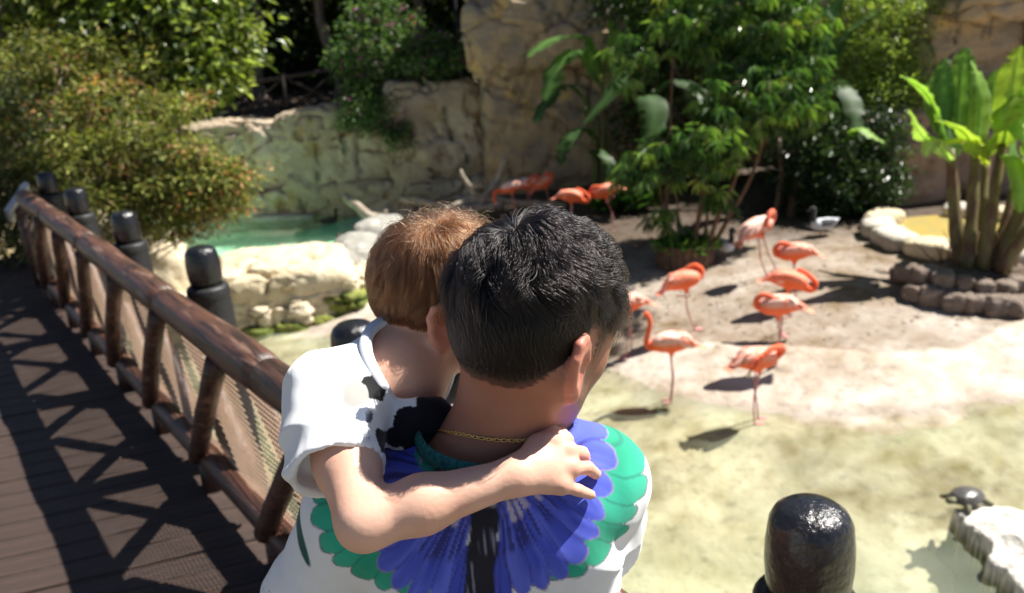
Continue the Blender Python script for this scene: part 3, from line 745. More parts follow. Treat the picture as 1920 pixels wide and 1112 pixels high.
# ------------------------------------------------------------------ man
MH = np.array((0.02597, 0.9216, 1.65)); MF = frame(39, 21, 5); MS = 1.09
def man_head(P):
    q = ((P - MH) @ MF) / MS
    d = s_head(q)
    for s in (-1, 1): d = smin(d, s_ear(q, s), .006)
    return d * MS
mh = lambda x, y, z: MH + MF @ np.array([x, y, z]) * MS
NB = np.array([-.046, .900, 1.485])
def man_neck(P):
    d = s_cap(P, NB + [0, .006, -.02], mh(0, -.035, -.03), .064, .055)
    d = smin(d, s_cap(P, NB + [.01, .03, 0], mh(0, .02, -.06), .056, .045), .03)
    d = smin(d, s_cap(P, NB + [.045, .02, .0], mh(.055, -.03, -.035), .02, .018), .03)      # stretched neck cord
    # skin folds where the head turns
    q = (P - mh(.052, -.03, -.10))
    return d
SHR, SHL = np.array([.100, .915, 1.425]), np.array([-.232, .915, 1.402])
ELR, WRR = np.array([.112, 1.10, 1.185]), np.array([.135, 1.305, 1.035])
ELL, WRL = np.array([-.375, .945, 1.18]), np.array([-.235, 1.17, 1.105])
def man_torso(P, o=0.):
    d = s_ell(P, (-.052, .935, 1.33), (.168 + o, .112 + o, .20 + o))
    d = smin(d, s_cap(P, SHL + [.03, 0, .005], SHR - [.03, 0, -.005], .058 + o), .05)
    for S in (SHL, SHR):
        lf = S[0] < NB[0]
        d = smin(d, s_cap(P, NB + [0, -.003, .002 if lf else .018], S + [0, 0, .012], .044 + o * .6, .043 + o), .04)
        sx = np.sign(S[0] - NB[0])
        d = smin(d, s_ell(P, NB + [sx * .082, -.035, -.12], (.07 + o, .055 + o, .10 + o)), .03)   # shoulder blade
    d = smin(d, s_ell(P, (-.055, .935, 1.12), (.148 + o, .108 + o, .2 + o)), .06)
    d = smin(d, s_ell(P, (-.055, .935, .955), (.162 + o, .118 + o, .12 + o)), .05)
    return d
def man_arms(P):
    d = s_chain(P, [SHR, ELR, WRR], [.056, .042, .029], .02)
    d = np.minimum(d, s_chain(P, [SHL, ELL, WRL], [.056, .043, .029], .02))
    # right hand on the rail, left hand under the boy
    for Wp, f, s in ((WRR, np.array([.05, .62, -.45]), np.array([-1., 0.1, 0])), (WRL, np.array([.95, .25, .05]), np.array([0, 1., .2]))):
        f = f / np.linalg.norm(f); s = s - f * (s @ f); s /= np.linalg.norm(s); nn = np.cross(s, f)
        if nn[2] < 0: nn = -nn
        h = None
        for i, L in enumerate((.068, .076, .072, .058)):
            off = s * (.033 - .022 * i); k = Wp + f * .088 + off
            m = k + f * L * .5 - nn * .006; t = k + f * L * .85 - nn * .026
            e = s_chain(P, [Wp + f * .012 + off * .5, k, m, t], [.016, .0125, .009, .0078], .008)
            h = e if h is None else smin(h, e, .006)
        th = s_chain(P, [Wp + f * .02 + s * .02, Wp + f * .05 + s * .052 - nn * .01, Wp + f * .085 + s * .062 - nn * .018], [.017, .013, .009], .008)
        d = smin(d, smin(h, th, .01), .012)
    return d
def man_legs(P):
    d = None
    for x in (-.145, .035):
        e = s_chain(P, [(x, .935, .90), (x, .945, .49), (x, .925, .10)], [.088, .058, .04], .03)
        e = smin(e, s_cap(P, (x, .91, .05), (x, 1.09, .035), .036, .03), .03)
        d = e if d is None else np.minimum(d, e)
    return d
def man_body(P):
    d = cull(P, (-.42, .75, .8), (.3, 1.1, 1.62), man_torso)
    n = cull(P, (-.2, .78, 1.35), (.2, 1.1, 1.75), man_neck)
    d = smin(d, n, .03)
    h = cull(P, MH - .16, MH + .16, man_head, .02)
    d = smin(d, h, .018)
    d = smin(d, cull(P, (-.4, .8, .95), (.3, 1.5, 1.5), man_arms), .02)
    d = smin(d, cull(P, (-.3, .75, -.02), (.2, 1.2, 1.0), man_legs), .03)
    return d

V, F = surfnet(man_body, (-.46, .76, -.01), (.28, 1.46, 1.84), .0043, B=4, slack=1.12)
q = ((V - MH) @ MF) / MS
skin = np.array([.34, .145, .092]); colv = np.tile(skin, (len(V), 1))
hl = hairline(q) + .020 * sstep(-.015, -.05, q[:, 1]); headm = (np.linalg.norm(q, axis=1) < .17) & (np.abs(q[:, 0]) < .083)
nz = fbm(V * 300, 2, 3)
fade = sstep(-.004, .080, hl + nz * .014) ** .8 * headm * (s_head(q) < .004) * (q[:, 1] < .085)
earm = np.minimum(s_ear(q, 1), s_ear(q, -1)) < .003
fade = np.where(earm & (s_head(q) > .002), 0, fade)
colv = colv * (1 - fade[:, None]) + np.array([.012, .009, .008]) * fade[:, None]
colv = np.where((earm & (fade < .1))[:, None], np.array([.52, .20, .14]), colv)
brow = np.exp(-((q[:, 2] - .026) / .005) ** 2) * (q[:, 1] > .06) * (np.abs(np.abs(q[:, 0]) - .033) < .02) * headm
colv = colv * (1 - brow[:, None]) + np.array([.02, .014, .01]) * brow[:, None]
lip = (np.abs(q[:, 2] + .063) < .011) & (np.abs(q[:, 0]) < .021) & (q[:, 1] > .088) & headm
colv[lip] = (.42, .14, .11)
stub = sstep(.02, -.02, q[:, 2] + .03) * headm * (q[:, 1] > .0) * .25
colv = colv * (1 - stub[:, None]) + np.array([.12, .08, .06]) * stub[:, None]
colv *= (1 + .10 * fbm(V * 40, 3, 5))[:, None]
me = mesh_np('person', V, F, True, colv)
man = link('person', me, m_skin)
tag(man, 'man with short black hair and parrot-print T-shirt carrying a child, seen from behind', 'person', 'man and child at the railing')
for s in (-1, 1):
    VV, FF = lathe([(.0001, -.011), (.006, -.0095), (.0098, -.005), (.011, 0), (.0098, .005), (.006, .0095), (.0001, .011)], 14)
    eb = link('eye', mesh_np('eye', mh(s * .032, .0795, 0) + VV, FF), m_eye, man)
# hair
m_hairb = hair_mat('black_hair', (.006, .0045, .0045), .24)
def s_scalp(q):
    d = s_ell(q, (0, -.012, .028), (.0745, .0985, .089))
    d = smin(d, s_ell(q, (0, -.045, -.005), (.062, .055, .062)), .03)
    return smin(d, s_ell(q, (0, .034, -.035), (.058, .058, .082)), .03)
def scalp_m(P): return s_scalp(((P - MH) @ MF) / MS) * MS
hw = np.clip(hl / .02, 0, 1) * headm * (q[:, 1] < .082) * (s_head(q) < .004) * (~earm)
kc = np.array([-.012, -.062, .105])
def man_hair(n, wgt, lenf, hgtf, **kw):
    R = sample_faces(V, F, wgt, n); ql = ((R - MH) @ MF) / MS; g = sgrad(scalp_m, R)
    out = ql - kc; out[:, 0] *= .8
    top = sstep(.045, .085, ql[:, 2])
    dl = out / (np.linalg.norm(out, axis=1)[:, None] + 1e-6)
    swirl = np.cross(((g) @ MF), dl) * .35
    dl = dl + swirl * (1 - top[:, None] * .4)
    # the top is brushed forward and to the right, the sides down and back
    fw = np.array([.35, 1., .05]); dl = dl * (1 - .75 * top[:, None]) + fw * (.75 * top * sstep(-.07, .0, ql[:, 1]))[:, None]
    side = (1 - top) * sstep(.02, -.03, ql[:, 1] * -1 - .01)
    dl += np.array([0, -.5, -.5]) * (side * .8)[:, None]
    dw = dl @ MF.T; dw -= g * (dw * g).sum(1)[:, None] * .9; dw /= np.linalg.norm(dw, axis=1)[:, None]
    return R, dw, g, lenf(ql, top), hgtf(ql, top)
front = lambda ql: sstep(.03, .075, ql[:, 1])
R, dw, g, L_, H_ = man_hair(15000, hw * sstep(.035, .075, q[:, 2]), lambda a, t: (.062 + .026 * front(a)) * rng.uniform(.7, 1.1, len(a)),
                            lambda a, t: (.008 + .028 * rng.random(len(a)) ** .6) * (.45 + .55 * t) * (1 + .35 * front(a)))
strands('hair', R, dw, g, L_, H_, scalp_m, 11, .00042, m_hairb, man, curl=1.1, noise_s=70, jitter=.09, lift=1.0, locks=75)
R = sample_faces(V, F, hw * (q[:, 1] > .045) * (q[:, 2] > .055), 1500); g = sgrad(scalp_m, R); ql = ((R - MH) @ MF) / MS
dw = np.tile((MF @ np.array([.30, 1., -.05])), (len(R), 1)) + rng.normal(size=R.shape) * .12; dw /= np.linalg.norm(dw, axis=1)[:, None]
strands('hair', R, dw, g, rng.uniform(.05, .085, len(R)), rng.uniform(.012, .045, len(R)), scalp_m, 10, .00036, m_hairb, man, curl=.9, noise_s=60, jitter=.16, lift=1.1, locks=45)
R, dw, g, L_, H_ = man_hair(17000, hw * sstep(.11, .02, q[:, 2]) * sstep(.030, .095, hl), lambda a, t: np.clip(.006 + .34 * np.clip(hairline(a) - .03, 0, 1), .004, .032) * rng.uniform(.7, 1.1, len(a)),
                            lambda a, t: np.clip(.0015 + .10 * np.clip(hairline(a) - .02, 0, .12), 0, .012) * rng.uniform(.4, 1, len(a)))
strands('hair', R, dw, g, L_, H_, scalp_m, 6, .00033, m_hairb, man, curl=.25, noise_s=60, jitter=.10, lift=.45)

R, dw, g, L_, H_ = man_hair(9000, hw * sstep(.0, .05, hl) * sstep(.12, .08, hl), lambda a, t: rng.uniform(.003, .006, len(a)), lambda a, t: np.full(len(a), .002))
strands('hair', R, dw, g, L_, H_, scalp_m, 3, .00024, m_hairb, man, curl=.1, noise_s=60, jitter=.2, lift=.6)
# shirt
m_shirt = mat('printed_cotton', attr=True, rough=.85, spec=.25, sheen=.15, bump=[(1400, .25, .0005)])
def man_shirt(P):
    d = man_torso(P, .011)
    d = smin(d, s_cap(P, SHR, SHR * .12 + ELR * .88, .066, .062), .03)
    d = smin(d, s_cap(P, SHL, SHL * .35 + ELL * .65, .070, .066), .03)
    d = smin(d, s_ell(P, (-.055, .93, 1.1), (.172, .125, .2)), .06)
    d = smin(d, s_ell(P, NB + [0, -.012, -.055], (.10, .075, .085)), .03)
    e = P - NB; rr = np.hypot(e[:, 0], e[:, 1])
    d = smax(d, np.where(rr < .13, e[:, 2] - (.034 + 1.6 * np.maximum(0, rr - .086) - .25 * np.maximum(e[:, 1], 0)), -.05), .004)
    d = smax(d, -s_cap(P, NB + [0, .004, -.012], NB + [.0, .01, .16], .078, .085), .004)
    d = smax(d, .93 - P[:, 2], .006)
    for S, E, t in ((SHR, ELR, .85), (SHL, ELL, .65)):
        ax = (E - S) / np.linalg.norm(E - S); L = np.linalg.norm(E - S)
        along = (P - S) @ ax - L * t; rr = np.linalg.norm(P - S - ((P - S) @ ax)[:, None] * ax, axis=1)
        near = rr < .09
        d = np.where(near, smax(d, along, .004), d)
        d = np.where(near & (along > -.035), smax(d, -(rr - .059), .004), d)
    return d
def f_sh(P): return cull(P, (-.46, .72, .9), (.26, 1.18, 1.62), man_shirt, .02)
Vs, Fs = surfnet(f_sh, (-.46, .74, .92), (.26, 1.16, 1.6), .0052, B=4, slack=1.15)
Vs, Fs = quad_subdiv(Vs, Fs)
a_ = (Vs - NB) @ np.array([[.8, .2, .5], [.2, .9, .1], [-.5, .1, .8]])
Vs = puff(Vs, Fs, .015 * (.15 - np.abs(fbm(a_ * np.array([5., 5., 15.]), 2, 21))) * sstep(.07, .16, np.linalg.norm(Vs - NB, axis=1)) + .004 * fbm(Vs * np.array([26., 14., 7.]) + 5, 2, 23))
def parrot(P):
    n = len(P); c = np.tile(np.array([.78, .79, .81]), (n, 1)); z = P[:, 2]; sx = -.046 + (z - 1.5) * .145
    u = P[:, 0] - sx; v = 1.5 - z; au = np.abs(u); back = (P[:, 1] < .985)
    wob = .004 * vnoise(P * 60, 4)
    fu, fv = au - .008, v + .022
    r = np.hypot(fu, fv) + wob; th = np.degrees(np.arctan2(fv, fu)) + 2.5 * vnoise(P * 25, 8)
    def put(w, col):
        w = (np.asarray(w, float) * back)[:, None]; c[:] = c * (1 - w) + np.broadcast_to(col, (n, 3)) * w
    S = lambda x, e=.0013: sstep(-e, e, x)                     # soft step over a couple of millimetres
    def scal(k, amp, ph=0): return amp * np.sqrt(np.abs(np.sin(np.radians(th * k + ph))))
    ok = S(th + 75, 2) * S(84 - th, 2)
    R2 = .162 + .046 * sstep(70, 34, th) + .03 * sstep(20, -10, th) + .012 * (u < 0) * sstep(70, 40, th)
    R1 = .143 + .018 * sstep(20, 60, th) - .012 * sstep(0, -40, th)
    g1 = np.array([.016, .30, .17]); g2 = np.array([.035, .44, .29]); b1 = np.array([.035, .055, .46]); b2 = np.array([.13, .17, .74])
    streak = lambda k, rr, sd: (.5 + .5 * vnoise(np.stack([th / k, r * rr, th * 0], 1), sd))[:, None]
    e2 = R2 + scal(22, .018) - .014
    put(ok * S(e2 + .0018 - r), np.array([.16, .15, .20]))
    tt = streak(9, 20, 5); put(ok * S(e2 - .0006 - r), g1 * (1 - tt) + g2 * tt)
    gap = sstep(.26, .04, np.abs(np.sin(np.radians(th * 22)))) * S(r - R1 - .008, .006)
    put(ok * S(e2 - r) * gap * .55, np.array([.02, .12, .11]))
    e1 = R1 + scal(20, .022, 30) - .006
    put(ok * S(e1 + .0018 - r), np.array([.26, .21, .40]))
    tb = np.clip(streak(3, 30, 15) * .75 + streak(1.2, 12, 16) * .35, 0, 1); put(ok * S(e1 - .0006 - r), b1 * (1 - tb) + b2 * tb)
    gap = sstep(.24, .03, np.abs(np.sin(np.radians(th * 20 + 30)))) * S(r - .085, .02); put(ok * S(e1 - r) * gap * .5, np.array([.03, .03, .18]))
    fine = sstep(.05, .35, vnoise(np.stack([th / 1.6, r * 9, th * 0], 1), 33)) * S(.115 + .02 * vnoise(P * 40, 9) - r, .012) * S(r - .045, .01); put(ok * fine * .8, np.array([.02, .02, .10]))
    e0 = .070 + scal(11, .014, 10); put(ok * S(e0 - r) * S(34 - th, 6) * .9, g1 * .7 + g2 * .3)
    lil = S(.078 + .012 * vnoise(P * 50, 13) - r, .004) * S(th - 26, 4) * sstep(-.3, .25, vnoise(np.stack([th / 2.2, r * 14, th * 0], 1), 6)); put(lil * .85, np.array([.50, .45, .58]))
    put(S(.055 - r, .006) * S(th - 20, 4) * sstep(0., .4, vnoise(np.stack([th / 2, r * 20, th * 0], 1), 7)) * .8, np.array([.05, .045, .08]))
    put(sstep(.016, .006, np.abs(au - .072 - .3 * (v + .02))) * S(.02 - v, .004) * sstep(-.1, .3, vnoise(P * np.array([220, 40, 60]), 12)) * .8, np.array([.45, .36, .5]))
    put(S(.012 - au * .35 - v, .004) * S(.088 - au, .004), (g1 * .55 + .25 * g2 * (.5 + .5 * vnoise(P * 90, 3))[:, None]))
    t = v - .030 - .004 * vnoise(P * 60, 71)
    for k, w_ in ((.30, .0085), (.11, .007)):
        cx = .010 + k * np.clip(v - .07, 0, 1); ln = .075 if k > .2 else .13; wd = w_ * np.sqrt(np.clip((ln - (v - .10)) / .05, 0, 1))
        put(S(wd + .0015 - np.abs(au - cx)) * S(v - .075) * S(.10 + ln - v), np.array([.03, .03, .14])); put(S(wd - np.abs(au - cx)) * S(v - .075) * S(.10 + ln - v), b1 * .8 + b2 * .2)
    put(S(.0165 + .02 * t + .0025 * vnoise(P * 90, 72) - au, .002) * S(t, .006), np.array([.012, .012, .022]))
    put(S(t - .03, .01) * S(.015 - au, .002) * sstep(.15, .5, vnoise(P * np.array([330, 10, 26]), 18)) * .6, np.array([.32, .32, .44]))
    for (a, b_, l, ww, an) in ((-.262, .055, .05, .007, -35), (-.238, .085, .045, .007, -25), (-.285, .02, .05, .006, -45)):
        ca, sa = math.cos(rad(an)), math.sin(rad(an)); x_ = (u - a) * ca + (v - b_) * sa; y_ = -(u - a) * sa + (v - b_) * ca
        put(S(ww * np.sqrt(np.clip(1 - (y_ / l) ** 2, 0, 1)) - np.abs(x_)) * (np.abs(y_) < l), np.array([.012, .085, .07]))
    return c
sc = parrot(Vs) * (1 + .05 * fbm(Vs * 60, 2, 2))[:, None]
shirt = link('t_shirt', mesh_np('t_shirt', Vs, Fs, True, sc), m_shirt, man)
shirt['label'] = 'white T-shirt printed with spread green and blue parrot wings'
# ribbed collar
ring = []
for a in np.linspace(0, 2 * np.pi, 49):
    o_ = NB + [.0, .004, .0]; dv = np.array([math.cos(a), math.sin(a), 0.]); lo_, hi_ = .03, .14
    zz = .031 - .035 * max(0, math.sin(a)) + .012 * abs(math.cos(a))
    ring.append(o_ + dv * .083 + [0, 0, zz])
mb = MB(); ring = np.array(ring); T = np.gradient(ring, axis=0); cen = ring.mean(0)
for wd in (0,):
    rows = []
    for (h_, o_) in ((-.010, .004), (-.008, .0075), (0, .0075), (.008, .004), (.010, .0005), (.006, -.003), (-.010, -.004)):
        dv = ring - cen; dv[:, 2] = 0; dv /= np.linalg.norm(dv, axis=1)[:, None]
        rows.append(ring + dv * o_ + np.array([0, 0, 1.]) * h_)
    A = np.stack(rows, 1); k = A.shape[1]; n = len(A)
    Fq = [(i * k + j, (i + 1) * k + j, (i + 1) * k + (j + 1) % k, i * k + (j + 1) % k) for i in range(n - 1) for j in range(k)]
    mb.add(A.reshape(-1, 3), np.array(Fq))
m_coll = mat('green_ribbing', (.035, .19, .15), .85, .2, noise=(220, (.02, .09, .10), .4, .62), bump=(600, .4, .001))
link('collar', mb.mesh('collar'), m_coll, man)
# necklace: flat links round the neck
m_gold = mat('gold', (.83, .55, .20), .25, .5, metal=1.)
mb = MB(); nl = 110
cp = []
for a in np.linspace(0, 2 * np.pi, 400, endpoint=False):
    dv = np.array([math.cos(a), math.sin(a), 0]); o_ = NB + [.006, .012, .034 - .03 * math.sin(a) - .008 * math.cos(a)]
    lo_, hi_ = .02, .16
    for _ in range(24):
        md = (lo_ + hi_) / 2
        if man_neck((o_ + dv * md)[None])[0] > .0 and smin(man_neck((o_ + dv * md)[None]), man_torso((o_ + dv * md)[None]), .03)[0] > .0: hi_ = md
        else: lo_ = md
    cp.append(o_ + dv * (hi_ + .0016))
cp = np.array(cp)
for i in range(nl):
    c0 = cp[int(i * 400 / nl)]; c1 = cp[int((i * 400 / nl + 4.6)) % 400]; t = (c1 - c0); L = np.linalg.norm(t); t /= L
    o_ = (c0 + c1) / 2; nrm = o_ - NB; nrm[2] = 0; nrm /= np.linalg.norm(nrm); b_ = np.cross(t, nrm)
    ang = np.linspace(0, 2 * np.pi, 9)
    big = 1.0 if i % 4 else 1.35
    ringp = np.array([o_ + t * math.cos(x) * L * .62 * big + (b_ * math.cos(.6) + nrm * math.sin(.6) * (-1) ** i) * math.sin(x) * .0021 for x in ang])
    add_tube(mb, ringp, .00075, 5, cap=False)
link('necklace', mb.mesh('necklace'), m_gold, man)
# trousers and shoes
m_denim = mat('denim', (.03, .05, .10), .85, .2, noise=(18, (.06, .09, .16), .4, .65), bump=(300, .3, .001))
def trousers(P):
    d = s_ell(P, (-.055, .935, .965), (.168, .122, .10))
    for x in (-.145, .035):
        d = smin(d, s_chain(P, [(x, .935, .9), (x, .945, .49), (x, .925, .06)], [.098, .073, .066], .03), .03)
    d = d - .006 * fbm(P * np.array([10., 10., 22.]), 3, 40)
    return smax(d, P[:, 2] - 1.0, .01)
Vt, Ft = surfnet(trousers, (-.3, .74, .0), (.2, 1.12, 1.05), .011)
link('trousers', mesh_np('trousers', Vt, Ft), m_denim, man)
m_shoe = mat('shoe_canvas', (.04, .04, .045), .7, .3)
for x in (-.145, .035):
    f_ = lambda P: smax(smin(s_ell(P, (x, .985, .05), (.05, .145, .055)), s_ell(P, (x, .90, .07), (.045, .05, .07)), .03), .006 - P[:, 2], .006)
    Vt, Ft = surfnet(f_, (x - .07, .82, -.01), (x + .07, 1.15, .15), .008)
    link('shoe', mesh_np('shoe', Vt, Ft), m_shoe, man)

# ------------------------------------------------------------------ boy
BH = np.array((-0.08993, 1.046, 1.661)); BF = frame(76, 20, 2); BS = .895
bh = lambda x, y, z: BH + BF @ np.array([x, y, z]) * BS
BN = np.array((-0.1587, 0.9838, 1.583))
def boy_head(P):
    q = ((P - BH) @ BF) / BS; d = s_head(q)
    for s in (-1, 1): d = smin(d, s_ear(q, s), .006)
    return d * BS
def boy_neck(P):
    d = s_cap(P, BN + [0, .01, -.03], bh(0, -.03, -.03), .047, .043)
    return smin(d, s_cap(P, BN + [.02, .01, -.02], bh(0, .015, -.06), .042, .036), .025)
BT = frame(132, 40, 0)
bt = lambda x, y, z: BN + BT @ np.array([x, y, z])
BSR, BSL = bt(.100, -.014, -.022), bt(-.098, -.005, -.030)
BEL = np.array((-0.1825, 0.7655, 1.496)); BWR = np.array((-0.01431, 0.8038, 1.516))
BPV = np.array([-.235, 1.10, 1.235])
def boy_torso(P, o=0.):
    d = s_ell(P, bt(0, 0, -.11), (.098 + o, .068 + o, .13 + o), BT)
    d = smin(d, s_cap(P, BSR + [0, 0, -.004], BSL + [0, 0, -.004], .036 + o), .04)
    for S in (BSR, BSL): d = smin(d, s_cap(P, BN + [0, .005, .015], S, .034 + o * .4, .032 + o), .035)
    d = smin(d, s_cap(P, bt(0, 0, -.16), BPV, .075 + o, .08 + o), .05)
    return d
def boy_arm(P):
    d = s_chain(P, [BSR, BSR * .45 + BEL * .55, BEL, BEL * .62 + BWR * .38, BWR], [.038, .037, .030, .031, .0205], .018)
    W = BWR
    K = [np.array(t) for t in ((0.03401, 0.8424, 1.538), (0.05349, 0.8406, 1.523), (0.05518, 0.8253, 1.508), (0.04128, 0.8106, 1.495))]
    Pp = [np.array(t) for t in ((0.05348, 0.8691, 1.523), (0.0711, 0.8631, 1.505), (0.07504, 0.8357, 1.501), (0.06137, 0.8169, 1.483))]
    Tt = [np.array(t) for t in ((0.06044, 0.8866, 1.496), (0.07818, 0.8763, 1.481), (0.0856, 0.8488, 1.484), (0.07658, 0.8271, 1.469))]
    h = s_cap(P, W, (K[1] + K[2]) / 2 * .5 + W * .5, .0195, .02)
    for i in range(4):
        e = s_cap(P, W * .8 + K[i] * .2, K[i], .014, .0118); h = smin(h, e, .014)
    for i in range(4):
        r_ = (.0086, .009, .0082, .0073)[i]
        e = s_chain(P, [K[i], Pp[i], Tt[i]], [r_ + .0010, r_, r_ - .0010], .003); h = smin(h, e, .0025)
        h = smin(h, s_ell(P, K[i] + np.array([0, -.004, .004]), (.009, .009, .009)), .006)
    th = s_chain(P, [np.array((0.004054, 0.8171, 1.525)), np.array((0.01463, 0.8413, 1.534)), np.array((0.03422, 0.8658, 1.535)), np.array((0.04827, 0.8852, 1.524))], [.015, .0115, .0098, .0085], .006)
    h = smin(h, th, .010)
    d = smin(d, h, .014)
    # left arm round the man's chest
    return np.minimum(d, s_chain(P, [BSL, BSL + [.05, .07, -.17], BSL + [.13, -.02, -.22], BSL + [.18, -.03, -.20]], [.036, .03, .022, .017], .015))
def boy_legs(P):
    d = None
    for y, dx in ((1.115, .0), (1.225, -.02)):
        e = s_chain(P, [(BPV[0] + .02, y - .005, BPV[2] - .02), (.0 + dx, y + .03, 1.17), (-.01 + dx, y + .02, .90)], [.07, .047, .034], .03)
        e = smin(e, s_cap(P, (-.02 + dx, y + .02, .875), (.11 + dx, y + .03, .86), .03, .024), .03)
        d = e if d is None else np.minimum(d, e)
    return d
def boy_body(P):
    d = cull(P, (-.4, .85, 1.1), (.05, 1.3, 1.62), boy_torso)
    d = smin(d, cull(P, BN - .13, BN + .2, boy_neck), .028)
    d = smin(d, cull(P, BH - .15, BH + .15, boy_head, .02), .016)
    d = smin(d, cull(P, (-.3, .68, 1.2), (.2, 1.3, 1.64), boy_arm, .02), .02)
    d = smin(d, cull(P, (-.36, 1.0, .8), (.16, 1.34, 1.34), boy_legs), .03)
    return d
V, F = surfnet(boy_body, (-.4, .69, .82), (.2, 1.35, 1.83), .0037, B=4, slack=1.12)
q = ((V - BH) @ BF) / BS
skb = np.array([.70, .41, .30]); colv = np.tile(skb, (len(V), 1))
hl = hairline(q) + .004 + .016 * sstep(-.02, -.06, q[:, 1]); headm = (np.linalg.norm(q, axis=1) < .17) & (np.abs(q[:, 0]) < .083)
sh_ = s_head(q); earm = np.minimum(s_ear(q, 1), s_ear(q, -1)) < .003
fade = sstep(-.004, .03, hl + fbm(V * 300, 2, 3) * .01) * headm * (sh_ < .004) * (q[:, 1] < .085); fade = np.where(earm & (sh_ > .002), 0, fade)
colv = colv * (1 - fade[:, None]) + np.array([.045, .022, .012]) * fade[:, None]
colv = np.where((earm & (fade < .1))[:, None], np.array([.66, .30, .22]), colv)
brow = np.exp(-((q[:, 2] - .026) / .004) ** 2) * (q[:, 1] > .06) * (np.abs(np.abs(q[:, 0]) - .033) < .018) * headm
colv = colv * (1 - .8 * brow[:, None]) + np.array([.06, .03, .015]) * .8 * brow[:, None]
lip = (np.abs(q[:, 2] + .063) < .010) & (np.abs(q[:, 0]) < .02) & (q[:, 1] > .088) & headm
colv[lip] = (.55, .2, .16)
colv *= (1 + .10 * fbm(V * 40, 3, 6))[:, None] * (1 + fbm(V * 22, 3, 16)[:, None] * np.array([.05, .16, .20]))
# knuckles a little redder
kn = np.exp(-(np.linalg.norm(V - np.array((0.05826, 0.8346, 1.514)), axis=1) / .03) ** 2)[:, None] * .35
colv = colv * (1 - kn) + np.array([.68, .30, .22]) * kn
boy = link('person', mesh_np('person', V, F, True, colv), m_skin)
tag(boy, 'brown-haired child in a white T-shirt with black shapes, one arm round the man', 'person', 'man and child at the railing')
for s in (-1, 1):
    VV, FF = lathe([(.0001, -.011), (.006, -.0095), (.0098, -.005), (.011, 0), (.0098, .005), (.006, .0095), (.0001, .011)], 14)
    link('eye', mesh_np('eye', bh(s * .032, .0795, 0) + VV * BS, FF), m_eye, boy)
m_hairr = hair_mat('brown_hair', (.095, .043, .020), .28)
def scalp_b(P): return s_scalp(((P - BH) @ BF) / BS) * BS
hw = np.clip(hl / .012, 0, 1) * headm * (q[:, 1] < .085) * (sh_ < .004) * (~earm)
kb = np.array([.02, -.05, .115])
R = sample_faces(V, F, hw, 30000); ql = ((R - BH) @ BF) / BS; g = sgrad(scalp_b, R)
out = ql - kb; out[:, 2] *= 1.25; dl = out / (np.linalg.norm(out, axis=1)[:, None] + 1e-6)
dl = dl + np.cross(g @ BF, dl) * .45 * np.exp(-(np.linalg.norm(out, axis=1) / .08) ** 2)[:, None]
dw = dl @ BF.T; dw -= g * (dw * g).sum(1)[:, None] * .9; dw /= np.linalg.norm(dw, axis=1)[:, None]
hz = sstep(-.05, .06, ql[:, 2])
strands('hair', R, dw, g, (.026 + .036 * hz) * rng.uniform(.65, 1.15, len(R)), (.003 + .017 * rng.random(len(R)) ** .8) * (.35 + .65 * hz), scalp_b, 8, .00036, m_hairr, boy, curl=.45, noise_s=70, jitter=.08, lift=.8, locks=70)
# a few stray hairs at the crown
R = sample_faces(V, F, hw * (q[:, 2] > .08), 420); g = sgrad(scalp_b, R); dw = g + rng.normal(size=R.shape) * .45; dw /= np.linalg.norm(dw, axis=1)[:, None]
strands('hair', R, dw, g, rng.uniform(.03, .06, len(R)), rng.uniform(.02, .045, len(R)), scalp_b, 7, .00026, m_hairr, boy, curl=.5, jitter=.25, lift=1.6)
# T-shirt
HEM = BSR * .40 + BEL * .60 + np.array([-.012, 0, -.002])
def boy_shirt(P):
    d = boy_torso(P, .012)
    d = smin(d, s_ell(P, (-0.1358, 0.9342, 1.528), (.050, .040, .045)), .03)
    d = smin(d, s_chain(P, [BSR + [0, 0, .004], BSR * .6 + HEM * .4, HEM + [-.004, 0, -.004]], [.050, .054, .057], .02), .03)
    d = smin(d, s_cap(P, BSL, BSL + [.03, .04, -.09], .046, .05), .03)
    q_ = (P - BN) @ BT; rr = np.hypot(q_[:, 0], q_[:, 1] - .006)
    d = smax(d, np.where(q_[:, 2] > -.07, .060 - rr, -.05), .004)
    ax = (HEM - BSR); L = np.linalg.norm(ax); ax /= L
    along = (P - BSR) @ ax - L; rr = np.linalg.norm(P - BSR - ((P - BSR) @ ax)[:, None] * ax, axis=1); near = rr < .085
    d = np.where(near & (along > -.1), smax(d, along, .003), d)
    d = np.where(near & (along > -.03), smax(d, -(rr - .046), .004), d)
    return smax(d, 1.17 - P[:, 2], .005)
f_bs = lambda P: cull(P, (-.42, .74, 1.14), (.06, 1.3, 1.66), boy_shirt, .02)
Vs, Fs = surfnet(f_bs, (-.42, .75, 1.15), (.06, 1.3, 1.64), .0048, B=4, slack=1.15)
Vs, Fs = quad_subdiv(Vs, Fs)
a_ = (Vs - BSR) @ np.array([[.6, .5, .6], [.3, .8, -.5], [-.7, .4, .6]])
Vs = puff(Vs, Fs, .018 * (.2 - np.abs(fbm(a_ * np.array([7., 20., 7.]), 2, 61))) + .013 * (.2 - np.abs(fbm(a_ * np.array([20., 8., 18.]) + 3, 2, 62))) + .004 * fbm(a_ * 14, 2, 63))
Vs = vavg(Vs, Fs)
cs = np.tile(np.array([.80, .81, .83]), (len(Vs), 1))
def patch(c, r, sd, col):
    e_ = Vs - np.array(c); nv_ = np.array([0, .93, -.36]); e_ = e_ - .8 * (e_ @ nv_)[:, None] * nv_
    dd = np.linalg.norm(e_, axis=1) * (1 + .55 * vnoise(Vs * 28 + sd, sd) + .2 * vnoise(Vs * 70, sd + 3))
    cs[dd < r] = col
BLK = (.008, .008, .010)
